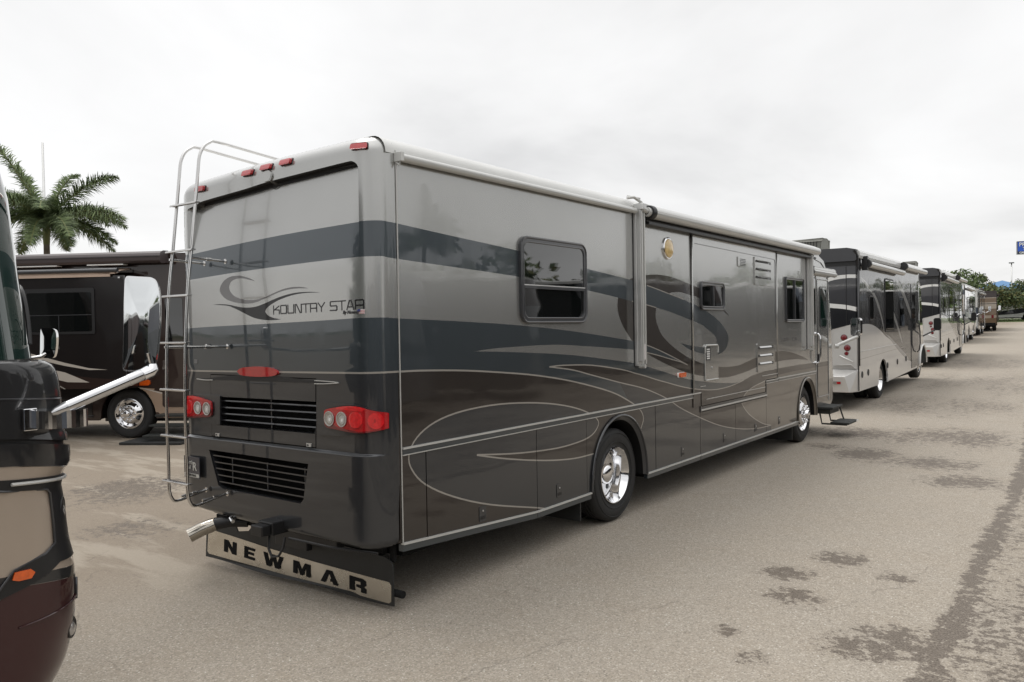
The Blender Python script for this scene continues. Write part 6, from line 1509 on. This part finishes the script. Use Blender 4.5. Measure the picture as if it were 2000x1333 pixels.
mb = MB(); mb.tube([(0,0,0),(0,0,8.75)], [.14,.08], 8); mb.build('pole', ALU, lp)
mb = MB(); mb.box(-.35,.35,-.2,.2,8.7,8.85); mb.build('lamp_head', GRILLE, lp, bevel=.03)
SB = mat('sign_blue', (0.03, 0.12, 0.62), rough=.35)
sg_ = thing('pole_sign', 'blue roadside sign with white letters cut off by the right edge', 'sign', (-1.0, 127.5, ZF))
xd = Vector((.95,.31,0)).normalized()
X0 = Vector((-4.83+1.0, 126.15-127.5, 0))
def sp_(a, z, w): q = X0+xd*a+Vector((xd.y,-xd.x,0))*w; return Vector((q.x, q.y, z-ZF))
mb = MB(); mb.prism([(0,11.05),(5,11.05),(5,12.75),(0,12.75)], lambda a, z, w: sp_(a, z, w), -.2, .2); bd = mb.build('sign_board', SB, sg_)
mb = MB(); mb.prism([(0,11.05),(5,11.05),(5,11.42),(0,11.42)], lambda a, z, w: sp_(a, z, w), .2, .22); mb.build('lower_panel', mat('sign_dark', (.03,.04,.08), rough=.4), bd)
mb = MB(); mb.prism([(-.05,11.0),(5.05,11.0),(5.05,11.05),(-.05,11.05)], lambda a, z, w: sp_(a, z, w), -.22, .24); mb.prism([(-.05,12.75),(5.05,12.75),(5.05,12.8),(-.05,12.8)], lambda a, z, w: sp_(a, z, w), -.22, .24); mb.prism([(-.06,11.0),(0,11.0),(0,12.8),(-.06,12.8)], lambda a, z, w: sp_(a, z, w), -.22, .24); mb.build('sign_frame', GRILLE, bd)
for tx, a, z, sz in (('PREVIEW', .15, 12.12, .72), ('TRAIL', .62, 11.55, .60), ('CARS AND RVS', .2, 11.12, .34)):
    p = sp_(a, z, .25); text_obj('lettering', tx[:3], sz, WHITEP, bd, p, xd, (0,0,1), bold=.02)
mb = MB(); p = sp_(2.5, 0, 0); mb.tube([(p.x,p.y,0),(p.x,p.y,9.5)], .2, 10); mb.build('pole', ALU, sg_)

oc = far_coach('white and black motorhome parked crosswise under the trees at far right', 0, 0, 9.0, 2.9, ROOFM, WH, WH, dict(side=[(DARKG, c_([(0,1.2),(3,1.0),(6,1.35),(9,1.9)])+[(9,1.3),(6,.8),(3,.6),(0,.7)]), (DARKG, [(2,2.4),(9.2,2.6),(9.2,2.2),(4,2.0)])], win=((1.2,2.2),(3.4,4.6))))
oc.location = (-9.2, 101.5, ZF+.1); oc.rotation_euler = (0,0,rad(-90))
SVP = paint('paint_car_silver', (.40,.41,.42), metal=.6)
def car(label, x, y, rz, m, group=None):
    c = thing('parked_car', label, 'car', (x, y, ZF+.15), rz, group)
    body = [(-2.2,.35),(-2.25,.75),(-1.9,.95),(-1.2,1.02),(-.6,1.42),(.7,1.46),(1.5,1.05),(2.1,.98),(2.25,.7),(2.2,.35)]
    mb = MB(); mb.prism(body, lambda a, b, w: Vector((a, w*(1 if b < 1.1 else .82), b)), -.88, .88); mb.build('body', m, c, bevel=.05)
    gl = [(-1.05,1.03),(-.55,1.36),(.65,1.39),(1.3,1.05)]
    for s_ in (-1, 1):
        mb = MB(); mb.prism(gl, lambda a, b, w: Vector((a, s_*(.885-.14*(b-1.0)/.4+w), b)), -.02, .012); mb.build('side_windows', GLASS, c)
        for xx in (-1.35, 1.4):
            mb = MB(); mb.lathe([(-.1,.2),(-.1,.31),(-.08,.33),(.08,.33),(.1,.31),(.1,.2)], (xx, s_*.80, .33), (0,1,0), 20); w = mb.build('tyre', RUBBER, c)
            mb = MB(); mb.lathe([(.1*s_,.21),(.11*s_,.16),(.12*s_,.001)], (xx, s_*.80, .33), (0,1,0), 20); mb.build('rim', ALU, w)
    for s_ in (-1, 1):
        mb = MB(); mb.box(2.15,2.26,s_*.62-.16,s_*.62+.16,.68,.80); mb.build('headlight', CLEARL, c, bevel=.01)
        mb = MB(); mb.box(-2.26,-2.18,s_*.66-.14,s_*.66+.14,.72,.84); mb.build('tail_light', REDL, c, bevel=.01)
    return c
car('silver car parked under the trees at the far right edge', -1.2, 103.2, rad(10), SVP)
car('dark car parked beyond the white coach at far right', .9, 108.0, rad(5), DARKG)

# ============================================================ OTHER SIDE OF THE LANE (seen mirrored in the glossy sides)
specs = [(WH, SILV2, TRIMW), (LTAN, CREAM, AWN_D), (BLUEG, SILV2, TRIMW), (DBR, SANDP, AWN_D)]
cols = []
for k in range(3):
    lo, sd_, aw_ = [(BLUEG, DKB, AWN_D), (DBR, DBR, AWN_D), (GREYT, GREYT, AWK)][k]
    c = far_coach('motorhome parked across the lane, seen mirrored in the glossy side', 0, 0, 8.6, 3.45, ROOFM, lo, sd_, dict(side=dsw(DARKG, SWOOSH), awn=aw_), 0, 'motorhomes parked across the lane')
    cols.append(c)
for i in range(26):
    y = -36+5.0*i; c = cols[i] if i < 3 else copy_tree(cols[i % 3])
    c.rotation_euler = (0, 0, rad(68)); c.location = (17.0+(i % 2)*.4+(i*7 % 3)*.5, y-1.5, gz(0, y))
for i, (x, y) in enumerate(((6.5,-26),(10.2,-25),(2.9,-27),(13.9,-26))):  # coaches added out of view to give the chrome a dark horizon band
    c = copy_tree(cols[i % 3]); c.location = (x, y, 0); c.rotation_euler = (0, 0, rad(4*i-6)); c['label'] = 'dark motorhome added behind the viewpoint, seen only as a dark band in chrome'; c['group'] = 'unseen motorhomes added behind the viewpoint'
rr_ = random.Random(8)
mb = MB()
for i in range(27):
    x, y = 31+rr_.uniform(-2,3), -42+i*6+rr_.uniform(-2,2); h = rr_.uniform(5.0, 7.8)
    t = tree('leafy_tree', 'green tree behind the coaches across the lane, seen only in reflections', x, y, gz(0,y), h, 5.5, [G1,G2,G3], 40+i, 420, .42, .4, 'trees across the lane', lumps=7) if i < 8 else copy_tree(TR_[i % 8])
    if i < 8:
        if i == 0: TR_ = []
        TR_.append(t)
    else: t.location = (x, y, gz(0, y)); t.rotation_euler = (0,0,i*1.3)
pl2 = palm('palm tree across the lane, seen only in reflections', 27, 30, 7.2, FR, seed=4)
